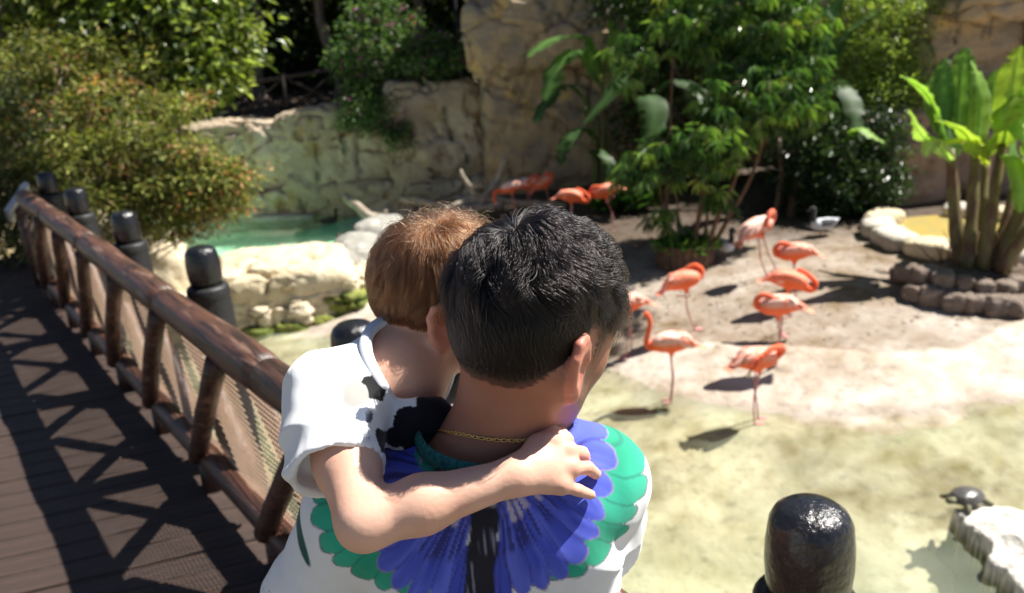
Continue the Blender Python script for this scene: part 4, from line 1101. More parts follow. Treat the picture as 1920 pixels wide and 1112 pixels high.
patch((-0.141, 0.9011, 1.54), .026, 3, BLK); patch((-0.1579, 0.8879, 1.532), .014, 33, BLK); patch((-0.09859, 0.9503, 1.561), .034, 6, BLK); patch((-0.0979, 0.9415, 1.535), .018, 16, BLK)
patch((-0.1795, 0.9094, 1.597), .014, 8, BLK); patch((-0.1983, 0.8965, 1.59), .012, 11, (.34, .33, .31)); patch((-0.188, 0.8901, 1.57), .008, 14, (.08, .10, .15)); patch((-0.2501, 0.8202, 1.518), .010, 23, (.02, .02, .03))
bshirt = link('t_shirt', mesh_np('t_shirt', Vs, Fs, True, cs), m_shirt, boy)
bshirt['label'] = 'white T-shirt with scattered black shapes round the neck'
# collar band on the neckline
mb = MB(); ring = []
for a in np.linspace(0, 2 * np.pi, 56, endpoint=False):
    zs = np.linspace(.09, -.12, 160); col_ = np.array([bt(.0615 * math.cos(a), .006 + .0615 * math.sin(a), z_) for z_ in zs]); ring.append(col_[np.argmax(boy_torso(col_, .013) < 0)])
ring = np.array(ring)
for _ in range(3): ring = (np.roll(ring, 1, 0) + ring * 2 + np.roll(ring, -1, 0)) / 4
ring = np.vstack([ring, ring[:1]]); cen = ring.mean(0); rows = []
for (h_, o_) in ((-.006, .010), (.002, .0105), (.007, .005), (.010, -.002), (.008, -.0055), (-.010, -.005)):
    dv = ring - cen; dv /= np.linalg.norm(dv, axis=1)[:, None]; rows.append(ring + dv * o_ + BT[:, 2] * h_)
A = np.stack(rows, 1); k = A.shape[1]; n = len(A)
mb.add(A.reshape(-1, 3), np.array([(i * k + j, i * k + (j + 1) % k, (i + 1) * k + (j + 1) % k, (i + 1) * k + j) for i in range(n - 1) for j in range(k)]))
m_wc = mat('white_ribbing', (.74, .77, .84), .85, .2, bump=(500, .3, .0008))
link('collar', mb.mesh('collar'), m_wc, boy)
def shorts(P):
    d = s_ell(P, BPV, (.088, .10, .09))
    for y, dx in ((1.115, .0), (1.225, -.02)):
        d = smin(d, s_cap(P, (BPV[0] + .02, y - .005, BPV[2] - .02), (-.02 + dx, y + .03, 1.172), .082, .066), .03)
    return smax(d - .005 * fbm(P * 22, 3, 71), P[:, 2] - 1.30, .01)
Vt, Ft = surfnet(shorts, (-.36, .98, 1.05), (.08, 1.36, 1.34), .008)
link('shorts', mesh_np('shorts', Vt, Ft), m_denim, boy)
for y, dx in ((1.135, .0), (1.245, -.02)):
    f_ = lambda P: smin(s_ell(P, (.05 + dx, y, .865), (.095, .036, .036)), s_ell(P, (-.01 + dx, y, .89), (.04, .036, .04)), .02)
    Vt, Ft = surfnet(f_, (-.1 + dx, y - .06, .81), (.18 + dx, y + .06, .96), .007)
    link('shoe', mesh_np('shoe', Vt, Ft), m_shoe, boy)

# ================================================================== birds
m_feather = mat('flamingo_feathers', attr=True, rough=.75, spec=.2, bump=[(60, .5, .012), (16, .4, .02)], sheen=.2)
m_leg = mat('flamingo_leg', (.52, .20, .19), .55, .35, noise=(9, (.36, .12, .12), .45, .65))
OR = np.array([.86, .135, .03]); DK = np.array([.75, .07, .025]); PK = np.array([.88, .44, .32]); WH = np.array([.88, .62, .52])
NECKS = {  # neck paths from the chest, x forward, y left, z up; last point is the crown of the head, then the bill
    'up':    ([(.14, 0, .68), (.215, 0, .665), (.255, 0, .73), (.235, 0, .83), (.215, 0, .93), (.225, 0, 1.01), (.255, 0, 1.045)], [(.295, 0, 1.035), (.325, 0, .99), (.318, 0, .945)]),
    'tuck':  ([(.14, 0, .70), (.215, 0, .70), (.235, .0, .77), (.185, .01, .835), (.11, .03, .835), (.06, .04, .81), (.01, .05, .805)], [(-.03, .055, .80), (-.07, .055, .785), (-.09, .05, .77)]),
    'coil':  ([(.13, 0, .67), (.22, .02, .62), (.285, .045, .62), (.300, .06, .69), (.245, .07, .745), (.16, .085, .80), (.09, .09, .82)], [(.05, .095, .80), (.02, .10, .76), (.015, .10, .73)]),
    'preen': ([(.13, 0, .70), (.22, -.01, .73), (.245, -.05, .80), (.16, -.11, .86), (.04, -.14, .85), (-.07, -.155, .78), (-.135, -.15, .70)], [(-.165, -.145, .66), (-.185, -.14, .61), (-.18, -.13, .57)]),
    'down':  ([(.14, 0, .70), (.21, 0, .665), (.27, .01, .70), (.33, .02, .70), (.37, .02, .62), (.38, .02, .54), (.375, .02, .50)], [(.36, .02, .47), (.33, .02, .43), (.30, .02, .42)]),
    'side':  ([(.13, 0, .70), (.21, 0, .70), (.24, -.02, .77), (.21, -.06, .83), (.14, -.10, .84), (.07, -.12, .80), (.03, -.125, .75)], [(.01, -.125, .72), (-.01, -.12, .68), (-.015, -.115, .65)]),
}
def flamingo(pose, loc, yaw, label, pale=.5, shade=1., one_leg=False, sc=1., pitch=0., seed=0):
    nk, bl = NECKS[pose]; nk = smooth_path(nk, 16); nr = np.interp(np.linspace(0, 1, 16), [0, .15, .4, .9, 1], [.060, .042, .030, .024, .026])
    bl = np.array(bl)
    def neck_f(P):
        d = s_chain(P, nk, nr, .012)
        hd = nk[-1]; d = smin(d, s_ell(P, hd, (.036, .028, .030)), .012)
        d = smin(d, s_chain(P, [hd, bl[0], bl[1], bl[2]], [.022, .019, .0165, .008], .006), .008)
        return d
    def body_f(P):
        d = s_ell(P, (-.01, 0, .715), (.195, .108, .112))
        d = smin(d, s_ell(P, (.10, 0, .70), (.10, .085, .09)), .05)
        d = smin(d, s_cap(P, (-.12, 0, .735), (-.315, 0, .665), .075, .016), .06)
        for s in (-1, 1):
            d = smin(d, s_ell(P, (-.03, s * .075, .735), (.175, .045, .085)), .02)                 # folded wings
            d = smin(d, s_cap(P, (-.10, s * .055, .745), (-.29, s * .03, .69), .035, .010), .02)
            d = smin(d, s_cap(P, (-.01, s * .04, .66), (-.005, s * .042, .56), .045, .016), .03)   # thighs
        return d
    def f_(P):
        return smin(body_f(P), cull(P, np.minimum(nk.min(0), bl.min(0)) - .07, np.maximum(nk.max(0), bl.max(0)) + .07, neck_f, .02), .018)
    V, F = surfnet(f_, (-.37, -.22, .42), (.45, .22, 1.12), .0125, B=4, slack=1.3)
    dn = neck_f(V); db = body_f(V)
    up_ = sstep(.66, .80, V[:, 2]); nz = fbm(V * 14 + seed, 3, seed)
    c = np.tile(OR, (len(V), 1)); w = np.clip(up_ * (.25 + 1.35 * pale) + nz * .5 * pale, 0, 1)[:, None]  # sun-bright upper side painted in; the plumage itself is light salmon
    tone = PK * (1 - pale) + WH * pale; c = c * (1 - w) + tone * w
    r_ = sstep(.05, .28, nz)[:, None] * .55; c = c * (1 - r_) + OR * r_
    e = np.exp(-(((V[:, 0] + .05) / .09) ** 2 + ((V[:, 2] - .69) / .035) ** 2))[:, None] * .7; c = c * (1 - e) + OR * e
    isn = sstep(.010, -.008, dn - np.maximum(db, -.02) * .0 - .004)[:, None] * (dn < .012)[:, None]; c = c * (1 - isn) + (OR * .6 + DK * .4) * isn
    tl = sstep(-.2, -.30, V[:, 0])[:, None]; c = c * (1 - tl) + (DK * .4 + PK * .6) * tl
    bd = s_chain(V, [bl[0], bl[1], bl[2]], [.022, .022, .02], .004) < .003; c[bd] = (.75, .58, .48)
    bt_ = np.linalg.norm(V - bl[2], axis=1) < .030; c[bt_] = (.01, .01, .01)
    c = c * shade
    mb = MB(); mb.add(V, F, np.clip(c, 0, 1))
    legc = np.array([.50, .20, .19])
    for s in (-1, 1):
        if one_leg and s == -1:
            add_tube(mb, smooth_path([(-.005, s * .042, .60), (.01, s * .045, .50), (-.09, s * .04, .545), (-.16, s * .03, .57)], 8), .0085, 7, legc); continue
        off = .0 if one_leg else .045 * s * ((seed % 3) - 1)
        pts = smooth_path([(-.005, s * .042, .60), (-.01 + off * .3, s * .044, .46), (-.025 + off * .6, s * .045, .33), (-.015 + off, s * .046, .18), (off, s * .046, .012)], 14)
        rr = .0088 + .0075 * np.exp(-((pts[:, 2] - .33) / .022) ** 2)
        add_tube(mb, pts, rr, 8, legc)
        fx = off; A = np.array([(fx - .02, s * .046, .012), (fx + .085, s * .046 + .045, .004), (fx + .10, s * .046, .005), (fx + .085, s * .046 - .045, .004), (fx + .0, s * .046, .02)])
        mb.add(np.vstack([A, A - [0, 0, .004]]), np.array([(0, 3, 4), (4, 3, 2), (4, 2, 1), (4, 1, 0), (5, 9, 8), (9, 7, 8), (9, 6, 7), (9, 5, 6), (0, 1, 6), (0, 6, 5), (1, 2, 7), (1, 7, 6), (2, 3, 8), (2, 8, 7), (3, 0, 5), (3, 5, 8)]), (.62, .22, .22))
    o = link('flamingo', mb.mesh('flamingo'), m_feather)
    o.location = loc; o.rotation_euler = (0, pitch, yaw); o.scale = (sc, sc, sc)
    tag(o, label, 'flamingo', 'flamingos on the island')
    # drooping tail and wing feathers
    mf = MB(); rg = np.random.default_rng(seed)
    for i in range(26):
        s = rg.choice([-1, 1]); b = np.array([rg.uniform(-.26, -.02), s * rg.uniform(.02, .10), rg.uniform(.72, .80)]); b[1] *= .75 if b[0] < -.15 else 1
        g = b - sgrad(body_f, b[None])[0] * body_f(b[None])[0]; n_ = sgrad(body_f, g[None])[0]
        d = np.array([-1, .1 * s, -.42 + rg.normal() * .12]); d -= n_ * (d @ n_) * .9; d /= np.linalg.norm(d); L = rg.uniform(.07, .14); sd = np.cross(d, n_); wv = rg.uniform(.012, .02)
        p0 = g + n_ * .002; p1 = g + d * L * .55 + n_ * .012; p2 = g + d * L + n_ * .006
        cc = (PK * .6 + WH * .4 if rg.random() < pale else OR * .6 + PK * .4) * shade
        mf.add([p0 - sd * wv * .5, p0 + sd * wv * .5, p1 + sd * wv, p1 - sd * wv, p2], np.array([(0, 1, 2), (0, 2, 3), (3, 2, 4)]), np.clip(cc, 0, 1))
    for i in range(7):
        a = (i - 3) * .16; d = np.array([-math.cos(a), math.sin(a), -.34]); p0 = np.array([-.25, (i - 3) * .007, .69]); L = .13 + .02 * rg.random(); sd = np.array([d[1], -d[0], 0]) * .013
        mf.add([p0 - sd, p0 + sd, p0 + d * L * .7 + sd * 1.3, p0 + d * L * .7 - sd * 1.3, p0 + d * L], np.array([(0, 1, 2), (0, 2, 3), (3, 2, 4)]), np.clip((OR * .5 + PK * .5) * shade, 0, 1))
    link('plumage', mf.mesh('plumage'), m_feather, o)
    return o
def fl(pose, p, yaw, label, **kw): return flamingo(pose, (p[0], p[1], z_at(p[0], p[1]) + .0), rad(yaw), label, **kw)
fl('up', (1.679, 7.991, -1.98), 172, 'flamingo standing with its neck raised in an S at the water edge', pale=.75, seed=1)
fl('preen', (2.435, 7.368, -2), 12, 'flamingo at the water edge bending its neck back to preen its wing', pale=.45, seed=2)
fl('tuck', (2.959, 8.322, -1.8), 168, 'pale orange flamingo on one leg, second from the water in the row of resting birds', pale=.7, one_leg=True, seed=3)
fl('coil', (3.273, 9.078, -1.72), -18, 'deep orange flamingo with looped neck in the middle of the row of resting birds', pale=.15, seed=4, pitch=.12)
fl('tuck', (3.66, 9.788, -1.72), 175, 'orange flamingo with pale tail behind the looped-neck bird in the row', pale=.45, seed=5)
fl('side', (3.767, 10.87, -1.68), 22, 'flamingo with a sunlit-white back at the back of the row of resting birds', pale=1., seed=6, pitch=-.35, sc=1.15)
fl('tuck', (2.32, 9.471, -1.72), 10, 'red-orange flamingo asleep on one leg in the shade of the planter tree', pale=.2, one_leg=True, seed=7, pitch=-.22, sc=1.04)
fl('side', (1.408, 9.213, -1.75), 192, 'flamingo partly hidden behind the man\'s face', pale=.5, seed=8)
fl('tuck', (1.988, 14.33, -1.6), 183, 'dull red flamingo resting alone in the shade under the broad leaves', pale=.25, one_leg=True, seed=9, pitch=.22, sc=1.05)
fl('coil', (1.186, 14.25, -1.6), -15, 'bright orange flamingo with curled neck in front of the driftwood group', pale=.2, seed=10, pitch=.05)
fl('tuck', (1.044, 16.26, -1.58), 20, 'dark red flamingo in the shade against the cliff', pale=.3, seed=11, pitch=-.35)
fl('side', (0.5678, 16.12, -1.58), 10, 'flamingo with a sunlit-white back standing behind the driftwood branch', pale=1., seed=12, pitch=-.15)
fl('down', (0.2039, 15.83, -1.6), 195, 'flamingo dipping its orange neck beside the upright driftwood branch', pale=1., seed=13, pitch=.1)

# ducks, a swan and a turtle
def duck(loc, yaw, label, cat, body, head, bill, sc=1., neck=.10, pattern=None, swim=False, dark_wing=None):
    hz = .20 + neck
    def f_(P):
        d = s_ell(P, (0, 0, .10), (.17, .09, .075)); d = smin(d, s_cap(P, (-.10, 0, .11), (-.22, 0, .14), .05, .012), .04)
        d = smin(d, s_chain(P, [(.10, 0, .12), (.15, 0, .19), (.145, 0, hz)], [.05, .03, .026], .02), .03)
        d = smin(d, s_ell(P, (.16, 0, hz + .01), (.04, .03, .032)), .015)
        return smin(d, s_cap(P, (.19, 0, hz + .003), (.235, 0, hz - .012), .015, .010), .008)
    V, F = surfnet(f_, (-.26, -.13, .0), (.27, .13, hz + .08), .012)
    c = np.tile(np.array(body, float), (len(V), 1)); h = s_chain(V, [(.15, 0, .20), (.16, 0, hz + .01)], [.045, .05], .01) < .01; c[h] = head
    c[(V[:, 0] > .19) & (V[:, 2] > hz - .04)] = bill
    if dark_wing is not None:
        wv = (np.abs(V[:, 1]) > .035) & (V[:, 2] > .09) & (V[:, 0] < .08) & (V[:, 0] > -.2); c[wv] = dark_wing
    mb = MB(); mb.add(V, F, c)
    if not swim:
        for s in (-1, 1): add_tube(mb, [(0, s * .04, .06), (.0, s * .04, -.06)], .007, 6, (.5, .25, .1))
    o = link('duck', mb.mesh('duck'), m_feather); o.name = cat if cat == 'swan' else 'duck'
    o.location = loc; o.rotation_euler = (0, 0, yaw); o.scale = (sc,) * 3
    return tag(o, label, cat)
p = (3.362, 11.97, -1.64); duck((p[0], p[1], z_at(p[0], p[1]) + .07), rad(-70), 'white and black duck standing beside the round planter', 'duck', (.62, .64, .70), (.03, .03, .03), (.02, .02, .02), 1.35, dark_wing=(.03, .03, .035))
p = (5.242, 12.76, -1.62); duck((p[0], p[1], z_at(p[0], p[1]) + .07), rad(195), 'white and black duck in the shade under the glossy shrub', 'duck', (.60, .62, .68), (.025, .025, .025), (.02, .02, .02), 1.35, dark_wing=(.03, .03, .035))
p = (-5.614, 15.26, -2); duck((p[0], p[1], -2.04), rad(200), 'black swan-like bird afloat behind the pale boulder', 'swan', (.012, .012, .014), (.012, .012, .014), (.35, .04, .03), 1.7, neck=.03, swim=True)
p = (-3.494, 15.79, -2); duck((p[0], p[1], -2.04), rad(80), 'small brown duck afloat near the grey rock ridge', 'duck', (.10, .07, .05), (.07, .045, .03), (.05, .04, .03), 1.2, swim=True)
p = (-4.201, 18.57, -2); duck((p[0], p[1], -2.03), rad(10), 'small dark duck at the foot of the retaining wall', 'duck', (.04, .035, .03), (.03, .025, .02), (.05, .04, .03), 1.2, swim=True)
p = (-3.227, 17.67, -1.95); duck((p[0], p[1], z_at(p[0], p[1]) + .06), rad(100), 'pale grey duck beside the thick driftwood log', 'duck', (.5, .5, .52), (.5, .5, .5), (.4, .3, .1), 1.2)
# turtle on the jagged rock
tp = np.array((3.542, 5.493, -1.838)); t = thing('turtle', 'dark-shelled turtle basking on the tip of the jagged white rock', 'turtle', tuple(tp), rad(200))
P_, F_ = cube_sphere(12); D_ = P_ / np.linalg.norm(P_, axis=1)[:, None]; Vt = D_ * np.array([.15, .115, .075]); Vt[:, 2] = np.where(Vt[:, 2] < 0, Vt[:, 2] * .35, Vt[:, 2]); f1, f2, idv = worley(D_ * 2.6, 4); Vt *= (1 - .05 * sstep(.18, 0, f2 - f1))[:, None]
link('shell', mesh_np('shell', Vt + [0, 0, .03], F_), mat('turtle_shell', (.075, .07, .065), .3, .5, noise=(20, (.14, .13, .12), .5, .7), bump=(40, .4, .005)), t)
def tb(P):
    d = s_chain(P, [(.11, 0, .03), (.16, 0, .045), (.195, 0, .055)], [.03, .026, .028], .01)
    for sx, sy in ((1, 1), (1, -1), (-1, 1), (-1, -1)): d = np.minimum(d, s_chain(P, [(.08 * sx, .07 * sy, .02), (.12 * sx, .13 * sy, .0)], [.03, .018], .01))
    return smin(d, s_ell(P, (0, 0, .02), (.13, .10, .025)), .01)
Vt, Ft = surfnet(tb, (-.2, -.2, -.05), (.25, .2, .12), .01); link('body', mesh_np('body', Vt, Ft), mat('turtle_skin', (.10, .10, .06), .7, .3, noise=(30, (.30, .28, .12), .55, .65)), t)

# ================================================================== plants and driftwood
def unit(a): return a / (np.linalg.norm(a, axis=-1)[..., None] + 1e-9)
def leaves_arr(P, D, U, L, W, fold=.25, curl=.0):
    """folded two-facet leaves: P base, D direction to the tip, U rough upper side"""
    n = len(P); D = unit(D); S = unit(np.cross(D, U)); N_ = np.cross(S, D); L = np.broadcast_to(L, (n,))[:, None]; W = np.broadcast_to(W, (n,))[:, None]
    mid = P + D * L * .45; tip = P + D * L - N_ * L * curl
    V = np.stack([P, mid + S * W * .5 + N_ * W * fold, tip, mid - S * W * .5 + N_ * W * fold], 1).reshape(-1, 3)
    b = np.arange(n)[:, None] * 4; return V, np.concatenate([b + [0, 1, 2], b + [0, 2, 3]])
def pick(pal, n, var=.18):
    pal = np.asarray(pal, float); w = pal[:, 3] / pal[:, 3].sum(); k = rng.choice(len(pal), n, p=w)
    return np.clip(pal[k, :3] * (1 + var * rng.normal(size=(n, 1))), .003, 1)
def clumps_in(ells, density, seedn=0, shell=.45):
    """clump centres inside ellipsoids (c, r, weight), denser near the surface"""
    out = []
    for c, r, k in ells:
        d = unit(rng.normal(size=(k, 3))); rr = (shell + (1 - shell) * rng.random(k) ** .6)[:, None] * (1 + .22 * fbm(d * 2.1 + np.asarray(c), 2, seedn)[:, None])
        out.append(np.asarray(c) + d * rr * np.asarray(r))
    return np.concatenate(out)
def foliage(name, root, mtl, cen, per, spread, L, W, pal, droop=.35, fold=.25, flat=.6, curl=.1):
    n = len(cen) * per; cc = np.repeat(cen, per, 0); off = rng.normal(size=(n, 3)) * spread * np.array([1, 1, flat]); P = cc + off
    D = unit(off + rng.normal(size=(n, 3)) * spread * .7) + np.array([0, 0, -droop]); U = np.array([0, 0, 1.]) + rng.normal(size=(n, 3)) * .45
    V, F = leaves_arr(P, D, U, L * rng.uniform(.6, 1.25, n), W * rng.uniform(.7, 1.2, n), fold, curl)
    cl = np.repeat(np.clip(1 + .34 * rng.normal(size=(len(cen), 1)), .3, 1.9), per, 0); col = np.clip(pick(pal, n) * cl, .003, 1)  # random clump brightness paints in sunlit clusters and dark gaps
    rl = np.array(root.location) if root else 0
    o = link(name, mesh_np(name, V - rl, F, False, np.repeat(col, 4, 0)), mtl, root); return o
def branches(name, root, mtl, base, cen, k, r0, z0=.0, wig=.12):
    """trunk limbs from the base up to k of the clump centres"""
    mb = MB(); base = np.asarray(base, float); rl = np.array(root.location)
    for c in cen[rng.choice(len(cen), min(k, len(cen)), replace=False)]:
        m = base * .45 + c * .55 + rng.normal(size=3) * wig; m[2] = base[2] + (c[2] - base[2]) * .5
        p = smooth_path([base + rng.normal(size=3) * r0 * .4, base * .8 + m * .2 + [0, 0, .15], m, c], 9) - rl
        add_tube(mb, p, np.linspace(r0, r0 * .22, 9), 7)
    return link(name, mb.mesh(name), mtl, root)
m_bark = mat('grey_bark', (.17, .14, .12), .9, .2, noise=(9, (.09, .07, .06), .45, .65, 5, (1, 1, .3)), bump=[(24, .8, .02)])
m_bark2 = mat('brown_stem', (.17, .085, .05), .8, .3, noise=(9, (.24, .16, .08), .5, .65), bump=[(24, .6, .01)])
m_twig = mat('pale_twig', (.34, .29, .24), .9, .2, noise=(20, (.2, .16, .13), .45, .6))
m_leaf = mat('leaf', attr=True, rough=.42, spec=.45, trans=.38)
m_gloss = mat('glossy_leaf', attr=True, rough=.36, spec=.5, trans=.32)
m_gloss2 = mat('shiny_leaf', attr=True, rough=.27, spec=.6, trans=.3)
m_matte = mat('matte_leaf', attr=True, rough=.6, spec=.3, trans=.28)

# --- big tree and feathery conifer over the boardwalk
YG = (.20, .26, .045, 3); LG = (.30, .35, .07, 2.5); DG = (.045, .075, .018, 2); OL = (.16, .17, .04, 3); RB = (.26, .10, .05, 1); WHL = (.33, .34, .16, .5)
t = thing('leafy_tree', 'yellow-green broadleaf tree overhanging the far pool by the railing end', 'tree', (-6.9, 11.2, -.9))
ce = clumps_in([((-4.358, 11.75, 2.489), (1.05, .9, .95), 150), ((-5.433, 12.2, 2.572), (1.2, 1.0, 1.2), 150), ((-4.111, 11.32, 1.846), (.5, .5, .45), 60), ((-6.533, 12.42, 3.234), (1.5, 1.1, 1.3), 150), ((-4.654, 12.56, 3.684), (1.6, 1.2, 1.0), 110)], 1, 3)
foliage('crown', t, m_gloss, ce, 30, .17, .15, .095, [YG, LG, DG, DG, WHL], droop=.5)
ovh = clumps_in([((-2.5, 8.4, 4.7), (1.7, 1.1, .6), 150)], 1, 4); foliage('crown', t, m_gloss, ovh, 34, .17, .15, .095, [YG, LG, DG], droop=.5)
mb = MB(); add_tube(mb, smooth_path([(-6.9, 11.2, .6), (-6.6, 11.3, 2.6), (-5.4, 10.6, 4.4), (-2.6, 8.5, 4.7)], 14) - np.array([-6.9, 11.2, -.9]), np.linspace(.13, .04, 14), 9); link('limb', mb.mesh('limb'), m_bark, t)
branches('trunk', t, m_bark, (-6.9, 11.2, -.9), ce, 12, .06, wig=.3)
t = thing('feathery_conifer', 'olive feathery conifer with rust-brown sprays spreading behind the black posts', 'tree', (-5.9, 9.9, -1.0))
ce = clumps_in([((-5.759, 10.61, 1.597), (1.05, .8, .8), 140), ((-4.691, 10.15, 1.165), (.95, .8, .75), 150), ((-4.026, 9.868, 0.6274), (.62, .6, .50), 110), ((-3.511, 9.924, 0.4787), (.34, .35, .32), 60), ((-4.942, 9.391, 0.7775), (.7, .6, .55), 90), ((-4.189, 9.737, 0.2315), (.75, .4, .30), 80), ((-5.074, 10.93, 1.931), (.9, .7, .5), 80)], 1, 5)
foliage('crown', t, m_matte, ce[rng.random(len(ce)) < .72], 72, .105, .10, .028, [(.24, .27, .06, 3), OL, DG, (.30, .31, .09, 2), (.26, .17, .07, .6)], droop=.15, fold=.1)
sub = ce[rng.choice(len(ce), 110, replace=False)]
foliage('dry_sprays', t, m_matte, sub + rng.normal(size=sub.shape) * .05, 30, .10, .09, .04, [RB, (.42, .19, .10, 1), (.36, .22, .11, 1)], droop=.2)
branches('trunk', t, m_twig, (-5.9, 9.9, -1.0), ce, 60, .024, wig=.35)
t = thing('dark_shrub', 'dark evergreen shrub filling the corner behind the information board', 'shrub', (-6.3, 8.4, -.6))
ce = clumps_in([((-5.707, 9.041, 1.311), (.75, .7, .9), 120), ((-5.359, 8.539, 0.4306), (.45, .4, .5), 60)], 1, 7)
foliage('crown', t, m_matte, ce, 40, .12, .09, .03, [(.03, .045, .018, 3), (.10, .06, .02, 1), (.05, .07, .02, 2)], droop=.3); branches('trunk', t, m_bark, (-6.3, 8.4, -.6), ce, 12, .05)

# --- tall dark trees behind the wall: their canopy shades the fence and wall top
spots = [(-9.6, 23.6, 'tall dark tree behind the fence, hidden by the leafy tree'), (-6.9, 24.4, 'tall dark tree with a bare leaning trunk behind the rustic fence'), (-4.6, 24.0, 'tall dark tree between the fence and the flowering bush'), (-2.2, 23.4, 'tall dark tree directly behind the flowering bush'), (.6, 24.2, 'tall dark tree rising behind the sandstone cliff'),
         (4.2, 24.4, 'tall dark tree rising behind the broad-leaved plant'), (-12.6, 22.0, 'tall dark tree at the far corner of the wall')]
for i, (x, y, lb) in enumerate(spots):
    zb = z_at(x, y); t = thing('shade_tree', lb, 'tree', (x, y, zb), 0, 'tall trees behind the enclosure wall')
    ce = clumps_in([((x, y, 5.6), (2.0, 1.7, 1.9), 130), ((x + .6, y - .9, 4.6), (1.6, 1.3, 1.0), 70)], 1, 20 + i)
    foliage('crown', t, m_matte, ce, 26, .28, .22, .12, [(.03, .05, .015, 3), (.05, .075, .02, 2)], droop=.4)
    mb = MB(); p = smooth_path([(x, y, zb - .1), (x + .12 * (-1) ** i, y, 1.2), (x - .25 * (-1) ** i, y, 2.8), (x, y, 4.8)], 10) - np.array([x, y, zb]); add_tube(mb, p, np.linspace(.22, .1, 10), 10); link('trunk', mb.mesh('trunk'), m_bark, t)
t = thing('hedge', 'dense dark hedge closing the view behind the fence and trees', 'hedge', (-4, 26, 0))
ce = np.c_[rng.uniform(-16, 8, 520), rng.uniform(25.2, 27.2, 520), rng.uniform(.4, 6.4, 520)]
foliage('leaves', t, m_matte, ce, 30, .42, .30, .16, [(.022, .036, .012, 3), (.035, .055, .015, 2)], droop=.3)
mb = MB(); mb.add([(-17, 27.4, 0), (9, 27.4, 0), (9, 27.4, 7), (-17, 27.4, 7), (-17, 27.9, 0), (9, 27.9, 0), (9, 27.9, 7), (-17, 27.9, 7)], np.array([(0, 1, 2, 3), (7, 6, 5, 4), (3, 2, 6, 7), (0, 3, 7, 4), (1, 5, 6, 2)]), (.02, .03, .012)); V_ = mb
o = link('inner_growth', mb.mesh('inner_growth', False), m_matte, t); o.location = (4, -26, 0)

# --- flowering bush on the wall
t = thing('flowering_bush', 'dark green bush with small magenta flowers spilling over the rock wall', 'bush', (-2.6, 20.6, .3))
ce = clumps_in([((-2.914, 20.11, 1.659), (1.05, .7, 1.05), 170), ((-1.61, 19.87, 1.571), (.85, .6, .6), 90), ((-3.107, 19.5, 0.4623), (.75, .5, .6), 90), ((-2.409, 19.16, 0.0702), (.28, .3, .4), 26), ((-2.606, 20.64, 2.624), (.8, .6, .6), 60), ((-1.089, 19.65, 1.54), (.35, .4, .25), 24)], 1, 40)
foliage('leaves', t, m_leaf, ce, 30, .14, .12, .055, [(.05, .095, .03, 3), (.085, .16, .05, 3), (.17, .27, .09, 2)], droop=.2)
foliage('flowers', t, m_matte, ce[rng.choice(len(ce), 110, replace=False)], 6, .10, .085, .075, [(.42, .05, .32, 2), (.52, .18, .46, 1)], droop=.0)['kind'] = 'stuff'
branches('stem', t, m_bark, (-2.6, 20.6, .3), ce, 16, .05)
# black lamp column behind it
t = thing('lamp_column', 'slim black column standing behind the flowering bush', 'column', (-.9, 21.6, .3))
mb = MB(); add_tube(mb, [(0, 0, -.1), (0, 0, 4.2)], .05, 12); link('pole', mb.mesh('pole'), m_tar2, t)
mb = MB(); add_tube(mb, [(0, 0, -.1), (0, 0, .25)], [.10, .08], 14); link('base', mb.mesh('base'), m_tar2, t)

# --- big-leaved plants
def big_leaf(path, width, root, mtl, col, tear=.5, fold=.22, side=None, seed=0, ns=22):
    """a banana-like blade along a path: midrib, two ruffled halves, torn edge; one piece per leaf"""
    rg = np.random.default_rng(seed); p = smooth_path(path, ns); T = unit(np.gradient(p, axis=0)); up_ = np.array([0, 0, 1.]) if side is None else np.cross(np.asarray(side, float), T.mean(0))
    S = unit(np.cross(T, up_)); N_ = np.cross(S, T); N_ = np.where(N_[:, 2:3] < 0, -N_, N_)
    u = np.linspace(0, 1, ns); w = width * .5 * np.power(np.clip(np.sin(np.pi * np.clip(u * .93 + .05, 0, 1)), 0, 1), .55); w[0] = .012; w[-1] = .004
    cols = [(-1, 0), (-.55, 0), (0, 0), (.55, 0), (1, 0)]; V = []; rl = np.array(root.location)
    jag = 1 - tear * .5 * rg.random((ns, 2)) ** 3; sag = rg.normal(size=(ns, 2)) * .06
    for i in range(ns):
        for (a, _) in cols:
            s = 0 if a < 0 else 1; ww = w[i] * (jag[i, s] if abs(a) == 1 else 1)
            V.append(p[i] + S[i] * ww * a + N_[i] * (fold * abs(a) * w[i] - abs(a) ** 2 * w[i] * (.30 + sag[i, s] * 1.2)) + N_[i] * .012 * math.sin(i * 2.1) * abs(a))
    V = np.array(V) - rl; F = []
    for i in range(ns - 1):
        for j in range(4):
            if j in (0, 3) and rg.random() < tear * .22: continue
            F.append((i * 5 + j, i * 5 + j + 1, (i + 1) * 5 + j + 1, (i + 1) * 5 + j))
    cv = np.tile(np.asarray(col, float), (len(V), 1)) * (1 + .12 * rg.normal(size=(len(V), 1))); cv[2::5] = np.asarray(col) * 1.5 + .02
    o = link('leaf', mesh_np('leaf', V, np.array(F), True, np.clip(cv, .003, 1)), mtl, root)
    mb = MB(); add_tube(mb, p[::2] - rl - N_[::2] * .012, np.linspace(.022, .005, len(p[::2])), 6, np.asarray(col) * 1.4); link('midrib', mb.mesh('midrib'), mtl, o)
    return o
m_ban = mat('banana_leaf', attr=True, rough=.5, spec=.25, trans=.42, noise=(26, .82, .5, .66, 3, (1, 1, .3)), bump=[(60, .25, .004)])
